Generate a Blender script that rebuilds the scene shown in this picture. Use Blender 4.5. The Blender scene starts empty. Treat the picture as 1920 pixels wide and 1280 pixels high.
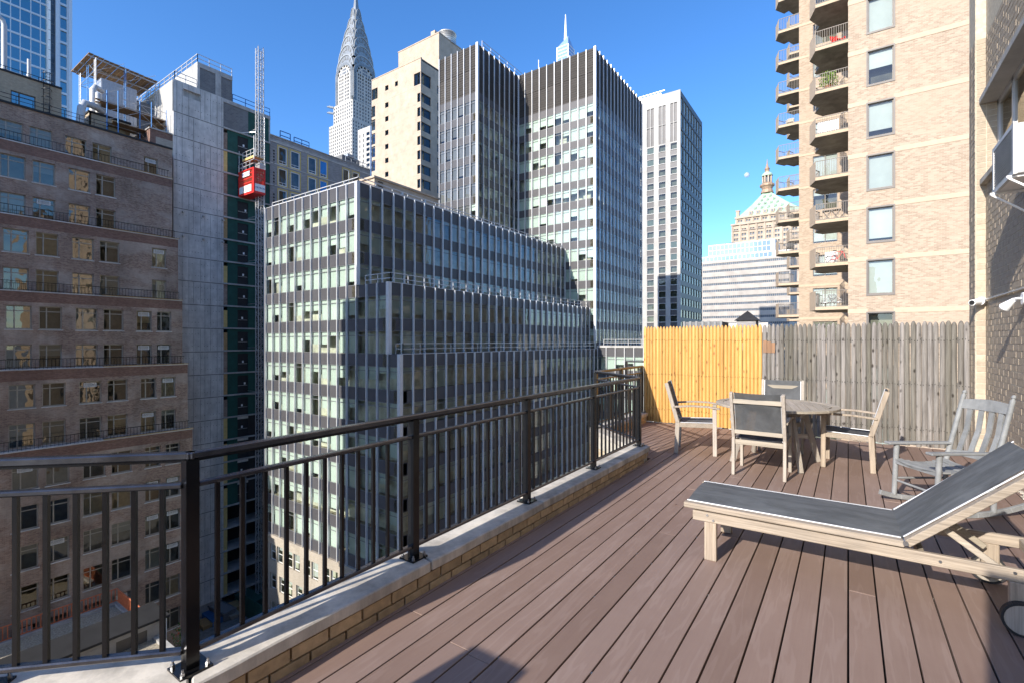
import bpy, math, random
from mathutils import Matrix, Vector
random.seed(7)
R = math.radians
SC = bpy.context.scene
COL = SC.collection
# ------------------------------------------------------------------ camera
TH = R(34.8); CT, ST = math.cos(TH), math.sin(TH); FP = 907.0
cam_d = bpy.data.cameras.new('camera'); cam_d.sensor_width = 36; cam_d.lens = 36 * FP / 1920
cam_d.clip_start = .05; cam_d.clip_end = 20000
cam = bpy.data.objects.new('camera', cam_d); COL.objects.link(cam)
cam.location = (0, 0, 0); cam.rotation_euler = (R(90), 0, TH)
SC.camera = cam
# ------------------------------------------------------------------ sky and sun
SUN_EL, SUN_AZ = 27.0, 9.5            # light travels towards +Y, a little towards +X
w = bpy.data.worlds.new('World'); SC.world = w; w.use_nodes = True
nt = w.node_tree; bg = nt.nodes['Background']
sky = nt.nodes.new('ShaderNodeTexSky'); sky.sky_type = 'NISHITA'; sky.sun_disc = False
sky.sun_elevation = R(SUN_EL); sky.sun_rotation = R(180 + SUN_AZ)
sky.air_density = 0.85; sky.dust_density = 0.35; sky.ozone_density = 3.6; sky.altitude = 50
hs = nt.nodes.new('ShaderNodeHueSaturation'); hs.inputs['Saturation'].default_value = 1.2; hs.inputs['Hue'].default_value = .504; nt.links.new(sky.outputs[0], hs.inputs['Color']); nt.links.new(hs.outputs[0], bg.inputs[0]); bg.inputs[1].default_value = .15
sl = bpy.data.lights.new('sun', 'SUN'); sl.energy = 3.6; sl.angle = R(.5); sl.color = (1, .93, .825)
so = bpy.data.objects.new('sun', sl); COL.objects.link(so); so.location = (-30, -60, 90)
L = Vector((math.sin(R(SUN_AZ)) * math.cos(R(SUN_EL)), math.cos(R(SUN_AZ)) * math.cos(R(SUN_EL)), -math.sin(R(SUN_EL))))
so.rotation_euler = L.to_track_quat('-Z', 'Y').to_euler()
vs = SC.view_settings; vs.view_transform = 'Standard'; vs.look = 'None'; vs.exposure = 1.08; vs.gamma = 1; vs.use_curve_mapping = False
# ------------------------------------------------------------------ helpers
GZ = -36.0      # street level below the camera
DZ = -1.54      # terrace deck

def ray(px): u = (px - 960) / FP; return (u * CT - ST, u * ST + CT)
def xat(px, Y): r = ray(px); return r[0] * Y / r[1]           # where a sight line meets the plane y = Y
def yat(px, X): r = ray(px); return r[1] * X / r[0]           # ... and the plane x = X
def dep(X, Y): return -X * ST + Y * CT
def zat(py, X, Y): return (640 - py) * dep(X, Y) / FP

def frame(ox, oy, deg=0, oz=0): return Matrix.Translation((ox, oy, oz)) @ Matrix.Rotation(R(deg), 4, 'Z')

class MB:
    def __init__(s, T=None): s.v = []; s.f = []; s.m = []; s.T = T or Matrix(); s.sm = []
    def add(s, vs_, fs, m=0, smooth=False):
        o = len(s.v); T = s.T
        s.v += [tuple(T @ Vector(p)) for p in vs_]
        for f in fs: s.f.append([o + i for i in f]); s.m.append(m); s.sm.append(smooth)
    def quad(s, a, b, c, d, m=0): s.add([a, b, c, d], [(0, 1, 2, 3)], m)
    def box(s, x0, x1, y0, y1, z0, z1, m=0):
        s.add([(x0, y0, z0), (x1, y0, z0), (x1, y1, z0), (x0, y1, z0), (x0, y0, z1), (x1, y0, z1), (x1, y1, z1), (x0, y1, z1)],
              [(0, 3, 2, 1), (4, 5, 6, 7), (0, 1, 5, 4), (1, 2, 6, 5), (2, 3, 7, 6), (3, 0, 4, 7)], m)
    def beam(s, p, q, w_, h, m=0, up=(0, 0, 1)):
        p = Vector(p); q = Vector(q); d = (q - p).normalized(); up = Vector(up)
        if abs(d.dot(up)) > .98: up = Vector((0, 1, 0))
        a = d.cross(up).normalized() * w_ / 2; b = a.cross(d).normalized() * h / 2
        s.add([p - a - b, p + a - b, p + a + b, p - a + b, q - a - b, q + a - b, q + a + b, q - a + b],
              [(0, 1, 2, 3), (7, 6, 5, 4), (0, 4, 5, 1), (1, 5, 6, 2), (2, 6, 7, 3), (3, 7, 4, 0)], m)
    def cyl(s, p, q, r0, r1=None, n=12, m=0, caps=True, smooth=True):
        r1 = r0 if r1 is None else r1
        p = Vector(p); q = Vector(q); d = (q - p).normalized(); up = Vector((0, 0, 1)) if abs(d.z) < .9 else Vector((1, 0, 0))
        a = d.cross(up).normalized(); b = a.cross(d)
        vs_ = []
        for i in range(n):
            t = 2 * math.pi * i / n; e = a * math.cos(t) + b * math.sin(t); vs_ += [p + e * r0, q + e * r1]
        s.add(vs_, [(2 * i, 2 * i + 1, (2 * i + 3) % (2 * n), (2 * i + 2) % (2 * n)) for i in range(n)], m, smooth)
        if caps: s.add(vs_, [tuple(range(0, 2 * n, 2)), tuple(range(2 * n - 1, 0, -2))], m)
    def tube(s, pts, r, n=8, m=0):
        pts = [Vector(p) for p in pts]; vs_ = []; k = len(pts); prev = None
        for i, p in enumerate(pts):
            d = (pts[min(i + 1, k - 1)] - pts[max(i - 1, 0)]).normalized()
            if prev is None: a = d.cross(Vector((0, 0, 1)) if abs(d.z) < .9 else Vector((1, 0, 0))).normalized()
            else: a = (prev - d * prev.dot(d)).normalized()
            prev = a; b = a.cross(d)
            for j in range(n): t = 2 * math.pi * j / n; vs_.append(p + (a * math.cos(t) + b * math.sin(t)) * r)
        fs = [(i * n + j, (i + 1) * n + j, (i + 1) * n + (j + 1) % n, i * n + (j + 1) % n) for i in range(k - 1) for j in range(n)]
        s.add(vs_, fs, m, True); s.add(vs_, [tuple(range(n)), tuple(range(k * n - 1, (k - 1) * n - 1, -1))], m)
    def lathe(s, prof, n=16, c=(0, 0), m=0, smooth=True):
        vs_ = []
        for r, z in prof:
            for j in range(n): t = 2 * math.pi * (j + .5) / n; vs_.append((c[0] + r * math.cos(t), c[1] + r * math.sin(t), z))
        k = len(prof)
        s.add(vs_, [(i * n + j, i * n + (j + 1) % n, (i + 1) * n + (j + 1) % n, (i + 1) * n + j) for i in range(k - 1) for j in range(n)], m, smooth)
        s.add(vs_, [tuple(range(n - 1, -1, -1)), tuple(range((k - 1) * n, k * n))], m)
    def prism(s, poly, z0, z1, m=0):
        n = len(poly)
        s.add([(x, y, z0) for x, y in poly] + [(x, y, z1) for x, y in poly],
              [tuple(range(n - 1, -1, -1)), tuple(range(n, 2 * n))] + [(i, (i + 1) % n, n + (i + 1) % n, n + i) for i in range(n)], m)
    def extr(s, poly, y0, y1, m=0):       # polygon in x,z pushed along y
        n = len(poly)
        s.add([(x, y0, z) for x, z in poly] + [(x, y1, z) for x, z in poly],
              [tuple(range(n)), tuple(range(2 * n - 1, n - 1, -1))] + [(i, n + i, n + (i + 1) % n, (i + 1) % n) for i in range(n)], m)
    def wall(s, x0, x1, z0, z1, ops=(), depth=.2, m=0, mr=None, pane=None, y=0):
        """front skin on local y=0 with real openings, reveals and optional pane at depth"""
        mr = m if mr is None else mr
        ops = [o for o in ops if o[0] > x0 - 1e-6 and o[1] < x1 + 1e-6 and o[2] > z0 - 1e-6 and o[3] < z1 + 1e-6]
        zs = sorted({round(q, 4) for q in [z0, z1] + [o[2] for o in ops] + [o[3] for o in ops]})
        for i in range(len(zs) - 1):
            a, b = zs[i], zs[i + 1]; mid = (a + b) / 2
            row = sorted((o[0], o[1]) for o in ops if o[2] < mid < o[3]); x = x0
            for p, q in row:
                if p > x + 1e-5: s.quad((x, y, a), (p, y, a), (p, y, b), (x, y, b), m)
                x = q
            if x < x1 - 1e-5: s.quad((x, y, a), (x1, y, a), (x1, y, b), (x, y, b), m)
        for a, b, c, d in ops:
            e = y + depth
            s.quad((a, y, c), (a, e, c), (a, e, d), (a, y, d), mr); s.quad((b, e, c), (b, y, c), (b, y, d), (b, e, d), mr)
            s.quad((a, y, c), (b, y, c), (b, e, c), (a, e, c), mr); s.quad((a, e, d), (b, e, d), (b, y, d), (a, y, d), mr)
            if pane is not None: s.quad((a, e, c), (b, e, c), (b, e, d), (a, e, d), pane)
    def mesh(s, name, mats, off=None):
        me = bpy.data.meshes.new(name)
        if off is not None: me.from_pydata([(a - off[0], b - off[1], c - off[2]) for a, b, c in s.v], [], s.f)
        else: me.from_pydata(s.v, [], s.f)
        for x in (mats if isinstance(mats, (list, tuple)) else [mats]): me.materials.append(x)
        me.polygons.foreach_set('material_index', s.m); me.polygons.foreach_set('use_smooth', s.sm)
        me.update(); return me
    def build(s, name, mats, parent=None, world=True, bevel=0, kind=None):
        off = wl(parent) if (parent is not None and world) else None
        o = inst(name, s.mesh(name, mats, off), parent)
        if bevel:
            b = o.modifiers.new('bevel', 'BEVEL'); b.width = bevel; b.segments = 1; b.limit_method = 'ANGLE'
        if kind: o['kind'] = kind
        return o
    def top(s, name, mats, label=None, cat=None, group=None, kind=None, loc=None, bevel=0):
        if loc is None and s.v and kind is None:
            n = len(s.v); loc = (sum(p[0] for p in s.v) / n, sum(p[1] for p in s.v) / n, min(p[2] for p in s.v))
        o = bpy.data.objects.new(name, s.mesh(name, mats, loc)); COL.objects.link(o)
        if loc is not None: o.location = loc
        if bevel:
            b = o.modifiers.new('bevel', 'BEVEL'); b.width = bevel; b.segments = 1; b.limit_method = 'ANGLE'
        return tag(o, label, cat, group, kind)

def wl(o):
    v = Vector((0, 0, 0))
    while o is not None: v += Vector(o.location); o = o.parent
    return v
def inst(name, me, parent=None, loc=(0, 0, 0), rz=0):
    o = bpy.data.objects.new(name, me); COL.objects.link(o); o.location = loc; o.rotation_euler = (0, 0, rz)
    if parent is not None: o.parent = parent
    return o
def winst(name, me, parent, wloc, rz=0):     # a part given in world coordinates (parent unrotated)
    return inst(name, me, parent, Vector(wloc) - wl(parent), rz)
def tag(o, label=None, cat=None, group=None, kind=None):
    if label: o['label'] = label
    if cat: o['category'] = cat
    if group: o['group'] = group
    if kind: o['kind'] = kind
    return o
def thing(name, label, cat, loc=(0, 0, 0), rz=0, group=None):
    o = bpy.data.objects.new(name, None); COL.objects.link(o); o.location = loc; o.rotation_euler = (0, 0, rz)
    o.empty_display_size = .3
    return tag(o, label, cat, group)
def dup(root, loc, rz, label):
    def cp(o, par):
        c = o.copy(); COL.objects.link(c); c.parent = par
        for ch in list(kids.get(o.name, [])): cp(ch, c)
        return c
    kids = {}
    for o in root.children_recursive: kids.setdefault(o.parent.name, []).append(o)
    r = cp(root, None); r.location = loc; r.rotation_euler = (0, 0, rz); r['label'] = label
    return r

# ------------------------------------------------------------------ materials
class NT:
    def __init__(s, name):
        s.mat = bpy.data.materials.new(name); s.mat.use_nodes = True; s.t = s.mat.node_tree
        s.b = s.t.nodes['Principled BSDF']; s.out = s.t.nodes['Material Output']
    def n(s, typ, **kw):
        nd = s.t.nodes.new('ShaderNode' + typ)
        for k, v in kw.items(): setattr(nd, k, v)
        return nd
    def l(s, a, b): s.t.links.new(a, b)
    def pos(s, obj=False): return s.n('TexCoord').outputs['Object'] if obj else s.n('NewGeometry').outputs['Position']
    def mapping(s, v, scale=(1, 1, 1), loc=(0, 0, 0)):
        m = s.n('Mapping'); m.inputs['Scale'].default_value = scale; m.inputs['Location'].default_value = loc; s.l(v, m.inputs['Vector']); return m.outputs[0]
    def rnd(s, v, k=37.):       # shift the texture per object
        oi = s.n('ObjectInfo'); sc = s.n('Math', operation='MULTIPLY'); s.l(oi.outputs['Random'], sc.inputs[0]); sc.inputs[1].default_value = k
        cx = s.n('CombineXYZ')
        for i in range(3): s.l(sc.outputs[0], cx.inputs[i])
        ad = s.n('VectorMath', operation='ADD'); s.l(v, ad.inputs[0]); s.l(cx.outputs[0], ad.inputs[1]); return ad.outputs[0]
    def noise(s, v, scale, detail=4, rough=.55, dist=0):
        nd = s.n('TexNoise'); s.l(v, nd.inputs['Vector']); nd.inputs['Scale'].default_value = scale; nd.inputs['Detail'].default_value = detail
        nd.inputs['Roughness'].default_value = rough; nd.inputs['Distortion'].default_value = dist; return nd.outputs['Fac']
    def ramp(s, fac, stops):
        r = s.n('ValToRGB'); e = r.color_ramp.elements
        while len(e) < len(stops): e.new(.5)
        for i, (p, c) in enumerate(stops): e[i].position = p; e[i].color = (*c, 1) if len(c) == 3 else c
        s.l(fac, r.inputs[0]); return r.outputs[0]
    def mix(s, fac, a, b, mode='MIX'):
        m = s.n('Mix', data_type='RGBA', blend_type=mode)
        for x, i in ((fac, 0), (a, 6), (b, 7)):
            if isinstance(x, (int, float)): m.inputs[i].default_value = x
            elif isinstance(x, tuple): m.inputs[i].default_value = (*x, 1)
            else: s.l(x, m.inputs[i])
        return m.outputs[2]
    def bump(s, h, strength=.3, dist=.01):
        b = s.n('Bump'); b.inputs['Strength'].default_value = strength; b.inputs['Distance'].default_value = dist; s.l(h, b.inputs['Height'])
        s.l(b.outputs[0], s.b.inputs['Normal']); return b.outputs[0]
    def done(s, col=None, rough=.8, metal=0, spec=None):
        if col is not None:
            if isinstance(col, tuple): s.b.inputs['Base Color'].default_value = (*col, 1)
            else: s.l(col, s.b.inputs['Base Color'])
        if isinstance(rough, (int, float)): s.b.inputs['Roughness'].default_value = rough
        else: s.l(rough, s.b.inputs['Roughness'])
        s.b.inputs['Metallic'].default_value = metal
        if spec is not None: s.b.inputs['Specular IOR Level'].default_value = spec
        return s.mat

def mul(c, k): return tuple(min(1, x * k) for x in c)
def m_plain(name, c, rough=.7, metal=0, var=.18, scale=3, bump=0, rand=0, obj=False, spec=None, stretch=(1, 1, 1)):
    t = NT(name); p = t.mapping(t.pos(obj), stretch)
    if rand: p = t.rnd(p)
    f = t.noise(p, scale, 6, .6)
    col = t.ramp(f, [(.3, mul(c, 1 - var)), (.7, mul(c, 1 + var))])
    if rand:
        oi = t.n('ObjectInfo'); r2 = t.ramp(oi.outputs['Random'], [(0, (1 - rand,) * 3), (1, (1, 1, 1))]); col = t.mix(1, col, r2, 'MULTIPLY')
    if bump: t.bump(t.noise(p, scale * 6, 5, .7), bump, .01)
    return t.done(col, rough, metal, spec)
def m_brick(name, c1, c2, mortar, bw=.21, rh=.073, ms=.01, patch=None, bump=.25, stain=.25, mixw=.5):
    t = NT(name); g = t.pos(); sx = t.n('SeparateXYZ'); t.l(g, sx.inputs[0])
    ad = t.n('Math', operation='ADD'); t.l(sx.outputs[0], ad.inputs[0]); t.l(sx.outputs[1], ad.inputs[1])
    cx = t.n('CombineXYZ'); t.l(ad.outputs[0], cx.inputs[0]); t.l(sx.outputs[2], cx.inputs[1])
    b = t.n('TexBrick'); t.l(cx.outputs[0], b.inputs['Vector'])
    b.inputs['Color1'].default_value = (*c1, 1); b.inputs['Color2'].default_value = (*c2, 1); b.inputs['Mortar'].default_value = (*mortar, 1)
    b.inputs['Scale'].default_value = 1; b.inputs['Brick Width'].default_value = bw; b.inputs['Row Height'].default_value = rh; b.inputs['Mortar Size'].default_value = ms
    b.inputs['Mortar Smooth'].default_value = .2
    col = b.outputs['Color']
    if patch: 
        pn = t.noise(t.mapping(g, (1, 1, 2.2)), .22, 6, .65)
        f = t.ramp(pn, [(.46, (0, 0, 0)), (.6, (1, 1, 1))]); col = t.mix(f, col, t.mix(.6, col, patch))
    st = t.ramp(t.noise(t.mapping(g, (1, 1, .35)), .35, 8, .7), [(.3, (1 - stain,) * 3), (.65, (1, 1, 1))])
    col = t.mix(1, col, st, 'MULTIPLY')
    inv = t.n('Math', operation='SUBTRACT'); inv.inputs[0].default_value = 1; t.l(b.outputs['Fac'], inv.inputs[1])
    t.bump(inv.outputs[0], bump, .008)
    return t.done(col, .85)
def m_concrete(name, c, scale=1., rough=.85, stain=.35):
    t = NT(name); g = t.pos()
    a = t.ramp(t.noise(g, 2.2 * scale, 8, .65), [(.25, mul(c, .78)), (.7, mul(c, 1.15))])
    st = t.ramp(t.noise(t.mapping(g, (1, 1, .22)), .9 * scale, 8, .7), [(.35, (1 - stain,) * 3), (.62, (1, 1, 1))])
    col = t.mix(1, a, st, 'MULTIPLY'); t.bump(t.noise(g, 25 * scale, 6, .7), .3, .01 / scale)
    return t.done(col, rough)
def m_wood(name, c1, c2, axis=0, scale=1., rough=.75, knots=None, rand=.25, bump=.3, ring=(18, 18)):
    t = NT(name); p = t.rnd(t.pos(True)); k = [ring[0]] * 3; k[axis] = 1.2
    pv = t.mapping(p, tuple(x * scale for x in k))
    n1 = t.noise(pv, 1.0, 8, .7, .9); col = t.ramp(n1, [(.34, c1), (.62, c2)])
    gy = sum(c1) / 3; col = t.mix(t.ramp(t.noise(p, 2.1, 6, .7), [(.4, (0, 0, 0)), (.7, (.65, .65, .65))]), col, (gy * 1.05, gy, gy * .93)) if not knots else col
    k2 = [ring[1] * 7] * 3; k2[axis] = 2.5
    n2 = t.noise(t.mapping(p, tuple(x * scale for x in k2)), 1, 4, .6)
    col = t.mix(.5, col, t.ramp(n2, [(.3, mul(c1, .75)), (.65, mul(c2, 1.08))]))
    if knots:
        v = t.n('TexVoronoi'); kk = [9] * 3; kk[axis] = 5; t.l(t.mapping(p, tuple(kk)), v.inputs['Vector']); v.inputs['Scale'].default_value = 1
        kf = t.ramp(v.outputs['Distance'], [(.07, (1, 1, 1)), (.2, (0, 0, 0))]); col = t.mix(kf, col, knots)
    oi = t.n('ObjectInfo'); col = t.mix(1, col, t.ramp(oi.outputs['Random'], [(0, (1 - rand, 1 - rand, 1 - rand * 1.15)), (1, (1, 1, 1))]), 'MULTIPLY')
    t.bump(n2, bump, .002); return t.done(col, rough)
def m_metal(name, c, rough=.35, metal=.9, var=.1): return m_plain(name, c, rough, metal, var, 6)
def m_glass(name, tint=(.87, .91, .885), refl=(.88, .94, 1), base=.075, wav=.012, nscale=.8, rough=.015, dirt=0.0):
    t = NT(name); t.t.nodes.remove(t.b)
    tr = t.n('BsdfTransparent'); tr.inputs[0].default_value = (*tint, 1)
    gl = t.n('BsdfGlossy'); gl.inputs['Color'].default_value = (*refl, 1); gl.inputs['Roughness'].default_value = rough
    b = t.n('Bump'); b.inputs['Strength'].default_value = 1; b.inputs['Distance'].default_value = wav
    t.l(t.noise(t.pos(), nscale, 2, .5), b.inputs['Height']); t.l(b.outputs[0], gl.inputs['Normal'])
    lw = t.n('Fresnel'); lw.inputs['IOR'].default_value = 1.5
    mp = t.n('MapRange'); t.l(lw.outputs[0], mp.inputs[0]); mp.inputs[1].default_value = 0.04; mp.inputs[2].default_value = 1; mp.inputs[3].default_value = base; mp.inputs[4].default_value = 1
    mx = t.n('MixShader'); t.l(mp.outputs[0], mx.inputs[0]); t.l(tr.outputs[0], mx.inputs[1]); t.l(gl.outputs[0], mx.inputs[2])
    t.l(mx.outputs[0], t.out.inputs[0]); return t.mat
def m_mesh(name, c, open_=.16):      # woven sling fabric
    t = NT(name); p = t.pos(True)
    wv = t.noise(t.mapping(p, (420, 420, 420)), 1, 2, .5); big = t.noise(t.mapping(p, (1, 2.5, 1)), 3.2, 7, .7, .4)
    col = t.mix(t.ramp(big, [(.38, (0, 0, 0)), (.7, (1, 1, 1))]), mul(c, .8), mul(c, 1.6)); t.done(col, .7); t.bump(wv, .5, .001)
    tr = t.n('BsdfTransparent'); mx = t.n('MixShader'); mx.inputs[0].default_value = open_
    t.l(t.b.outputs[0], mx.inputs[1]); t.l(tr.outputs[0], mx.inputs[2]); t.l(mx.outputs[0], t.out.inputs[0]); return t.mat
def m_deck():
    t = NT('composite_deck'); p = t.rnd(t.pos(True), 61.)
    g = t.mapping(p, (9, .9, 9)); n1 = t.noise(g, 1.1, 3, .5, .3)
    wv = t.n('Math', operation='MULTIPLY'); t.l(n1, wv.inputs[0]); wv.inputs[1].default_value = 26
    sn = t.n('Math', operation='SINE'); t.l(wv.outputs[0], sn.inputs[0])
    fine = t.noise(t.mapping(p, (120, 3, 120)), 1, 4, .6)
    ln = t.ramp(sn.outputs[0], [(.72, (0, 0, 0)), (.97, (1, 1, 1))])
    base = t.mix(t.noise(p, 2.5, 6, .6), (.215, .142, .112), (.30, .208, .168))
    base = t.mix(t.ramp(fine, [(.35, (0, 0, 0)), (.75, (.4, .4, .4))]), base, (.32, .235, .19))
    base = t.mix(t.mix(1, ln, (.2, .2, .2), 'MULTIPLY'), base, (.38, .29, .25))
    oi = t.n('ObjectInfo'); base = t.mix(1, base, t.ramp(oi.outputs['Random'], [(0, (.8, .78, .76)), (.5, (1, 1, 1)), (1, (1.0, 1.03, 1.06))]), 'MULTIPLY')
    w_ = t.pos(); base = t.mix(1, base, t.ramp(t.noise(w_, .55, 5, .6), [(.3, (.84, .82, .82)), (.7, (1.0, 1.0, 1.0))]), 'MULTIPLY'); sc = t.ramp(t.noise(w_, 1.3, 9, .75), [(.6, (0, 0, 0)), (.85, (.38, .38, .38))]); base = t.mix(sc, base, (.34, .29, .28))
    sp = t.ramp(t.noise(w_, 48, 2, .5), [(.78, (0, 0, 0)), (.82, (.5, .5, .5))]); base = t.mix(sp, base, (.5, .47, .45))
    t.bump(sn.outputs[0], .25, .0008); return t.done(base, t.ramp(fine, [(.2, (.5,) * 3), (.8, (.7,) * 3)]), 0, .35)

M = {}
M['deck'] = m_deck()
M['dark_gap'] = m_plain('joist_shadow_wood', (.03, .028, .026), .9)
M['stone'] = m_concrete('coping_stone', (.66, .60, .51), 3, .8, .55)
M['tan_brick_unit'] = m_plain('tan_brick', (.56, .40, .23), .85, 0, .25, 14, .4, .3)
M['mortar'] = m_plain('mortar', (.45, .41, .34), .9, 0, .2, 20, .3)
M['wall_brick_unit'] = m_plain('cream_brick', (.50, .41, .305), .8, 0, .14, 18, .3, .3)
M['wall_mortar'] = m_plain('wall_mortar', (.50, .44, .34), .9, 0, .2, 20, .3)
M['rail'] = m_plain('black_painted_steel', (.006, .006, .007), .2, .0, .3, 12, .06, 0, False, .35)
M['rail_top'] = m_plain('glossy_handrail_paint', (.10, .10, .11), .22, .85, .3, 12, .06, 0, False, .6)
M['bolt'] = m_metal('bolt_steel', (.35, .35, .36), .3)
M['pine'] = m_wood('new_pine', (.50, .245, .06), (.72, .42, .13), 2, 1, .6, (.30, .12, .03), .3)
M['grey_wood'] = m_wood('weathered_picket', (.085, .075, .07), (.35, .322, .305), 2, 1, .85, (.04, .03, .025), .5, .6)
M['teak'] = m_wood('weathered_teak', (.30, .25, .195), (.48, .415, .335), 0, 1, .75, None, .25, .4)
M['teak_y'] = m_wood('weathered_teak_lengthwise', (.29, .24, .19), (.47, .405, .33), 1, 1, .75, None, .25, .4)
M['teak_z'] = m_wood('weathered_teak_upright', (.31, .265, .22), (.47, .41, .35), 2, 1, .75, None, .25, .4)
M['teak_w'] = m_wood('warm_teak', (.20, .155, .115), (.46, .38, .30), 0, 1, .7, None, .15, .4)
M['teak_wz'] = m_wood('warm_teak_upright', (.22, .165, .12), (.47, .38, .29), 2, 1, .7, None, .15, .4)
M['sling'] = m_mesh('grey_sling', (.065, .068, .072))
M['sling_solid'] = m_mesh('charcoal_sling', (.085, .09, .093), .03)
M['alu'] = m_plain('white_aluminium', (.5, .5, .51), .35, .3, .05)
M['rocker'] = m_plain('grey_rocker_paint', (.235, .24, .24), .65, 0, .22, 9, .35, .12, True)
M['rubber'] = m_plain('black_rubber', (.02, .02, .022), .6)
M['glass'] = m_glass('window_glass')
M['glass_clear'] = m_glass('thin_glass', (.9, .93, .92), base=.06)
M['glass_dk'] = m_glass('tinted_glass', (.38, .42, .42), (.8, .85, .9), .06)
M['glass_old'] = m_glass('old_window_glass', (.7, .68, .6), (1, .95, .85), .13, .018, .6)
M['glass_blue'] = m_glass('blue_glass', (.1, .3, .4), (.55, .9, 1), .35, .01)
M['interior'] = m_plain('office_interior', (.5, .5, .41), .9, 0, .45, .6)
M['interior_dk'] = m_plain('dim_room_interior', (.13, .125, .10), .9, 0, .6, .6)
M['interior_warm'] = m_plain('warm_interior', (.32, .29, .22), .9, 0, .5, .5)
M['blind'] = m_plain('mint_roller_blind', (.50, .565, .52), .9, 0, .05, 1.5, 0, .14)
M['blind_w'] = m_plain('white_blind', (.45, .47, .455), .9, 0, .06, 2, 0, .2)
M['blind_g'] = m_plain('grey_blind', (.15, .152, .158), .9, 0, .1, 2, 0, .4)
M['spandrel'] = m_plain('aubergine_spandrel', (.086, .084, .09), .45, .1, .12, .5, 0, .12, False, .3)
M['fin'] = m_plain('steel_mullion', (.62, .62, .63), .42, .35, .06, 2)
M['winframe'] = m_plain('window_frame_grey', (.2, .205, .21), .5, .3, .1)
M['louver'] = m_plain('dark_louvre', (.078, .071, .066), .7, 0, .3, 1.2, 0, .3, False, .1, (.3, .3, 12))
M['roofgrey'] = m_plain('gravel_roof', (.28, .27, .26), .95, 0, .3, 8, .5)
M['brown_brick'] = m_brick('brown_brick', (.20, .085, .055), (.44, .285, .205), (.40, .35, .29), .22, .075, .012, (.52, .43, .36), .35, .5)
M['red_brick'] = m_brick('red_brown_brick', (.21, .09, .06), (.34, .18, .125), (.17, .14, .12), .22, .075, .012, None, .3, .3)
M['tower_brick'] = m_brick('tan_tower_brick', (.29, .212, .148), (.455, .355, .262), (.43, .355, .28), .21, .07, .008, (.44, .34, .25), .12, .08)
M['tan_brick'] = m_brick('roofhouse_brick', (.42, .33, .23), (.54, .43, .3), (.35, .3, .22), .22, .075, .01)
M['own_brick'] = m_brick('terrace_building_brick', (.42, .31, .18), (.5, .38, .24), (.5, .44, .34), .22, .075, .01, None, .2, .1)
M['grey_block'] = m_brick('grey_block', (.27, .255, .25), (.38, .365, .36), (.3, .3, .3), .4, .1, .012, None, .2, .2)
M['dark_block'] = m_brick('dark_grey_block', (.15, .15, .155), (.2, .2, .2), (.24, .24, .24), .4, .2, .012, None, .2, .2)
M['podium_brick'] = m_brick('old_beige_brick', (.36, .31, .25), (.45, .4, .33), (.4, .36, .3), .22, .075, .012, None, .2, .25)
M['concrete'] = m_concrete('raw_concrete', (.66, .635, .60), .5)
M['concrete_l'] = m_concrete('slab_concrete', (.46, .45, .43), .6)
M['cream'] = m_concrete('cream_panel', (.46, .365, .275), .25, .8, .12)
M['white_stone'] = m_concrete('white_brick', (.44, .425, .40), .1, .8, .1)
M['band'] = m_plain('cream_band', (.48, .375, .27), .8, 0, .08, 4)
M['brown_frame'] = m_plain('bronze_frame', (.115, .1, .085), .5, .2, .1)
M['dark_taupe'] = m_plain('dark_taupe_frame', (.16, .14, .125), .55, .1, .1)
M['taupe'] = m_plain('taupe_frame', (.36, .325, .265), .55, .1, .1)
M['green'] = m_plain('green_sheathing', (.014, .075, .06), .8, 0, .2, 1.5)
M['yellow_board'] = m_plain('yellow_insulation', (.60, .45, .17), .8, 0, .15, 3)
M['plywood'] = m_plain('plywood', (.42, .27, .12), .8, 0, .25, 3)
M['black'] = m_plain('black_opening', (.012, .012, .013), .8)
M['steel'] = m_plain('galvanised_steel', (.5, .5, .5), .4, .6, .15, 5)
M['steel_w'] = m_plain('white_railing_paint', (.5, .5, .5), .5, .1, .1)
M['red'] = m_plain('red_hoist_paint', (.72, .03, .025), .45, .0, .12, 2)
M['white'] = m_plain('white_paint', (.8, .8, .79), .5, 0, .05)
M['navy'] = m_plain('navy_ink', (.03, .05, .25), .6)
M['blue_scaf'] = m_plain('blue_scaffold', (.06, .2, .45), .5, .3, .2, 4)
M['plank'] = m_plain('scaffold_plank', (.32, .2, .1), .85, 0, .35, 2, .2, .2)
M['rust'] = m_plain('rusty_railing', (.5, .15, .07), .7, 0, .2, 4)
M['copper'] = m_plain('green_copper_roof', (.34, .47, .35), .7, 0, .15, .15)
M['limestone'] = m_concrete('limestone', (.46, .37, .285), .1, .85, .15)
M['chrome'] = m_plain('nirosta_steel', (.28, .295, .3), .4, .5, .25, .12)
M['chrome_l'] = m_plain('bright_nirosta_steel', (.36, .37, .365), .4, .4, .15, .2)
M['bluewin'] = m_plain('far_window', (.09, .115, .15), .25, 0, .4, .6, 0, .3)
M['office_white'] = m_concrete('precast_white', (.40, .36, .32), .12, .8, .06)
M['asphalt'] = m_plain('asphalt', (.05, .05, .052), .9, 0, .25, 3, .3)
M['ground'] = m_plain('street_concrete', (.2, .2, .19), .9, 0, .3, 2, .3)
M['leaf'] = m_plain('leaf_green', (.06, .15, .025), .6, 0, .4, 12)
M['leaf_y'] = m_plain('leaf_yellow_green', (.16, .26, .035), .6, 0, .4, 12)
M['terracotta'] = m_plain('terracotta', (.4, .17, .09), .8)
M['soffit'] = m_concrete('balcony_soffit', (.42, .375, .3), .8, .9, .45)
M['tar'] = m_plain('tar_roof', (.02, .02, .022), .75, 0, .3, 1)
M['gravel'] = m_plain('pale_gravel', (.33, .29, .22), .95, 0, .55, 7, .8)
M['copper_blue'] = m_plain('blue_tarpaulin', (.03, .1, .35), .6)
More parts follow.
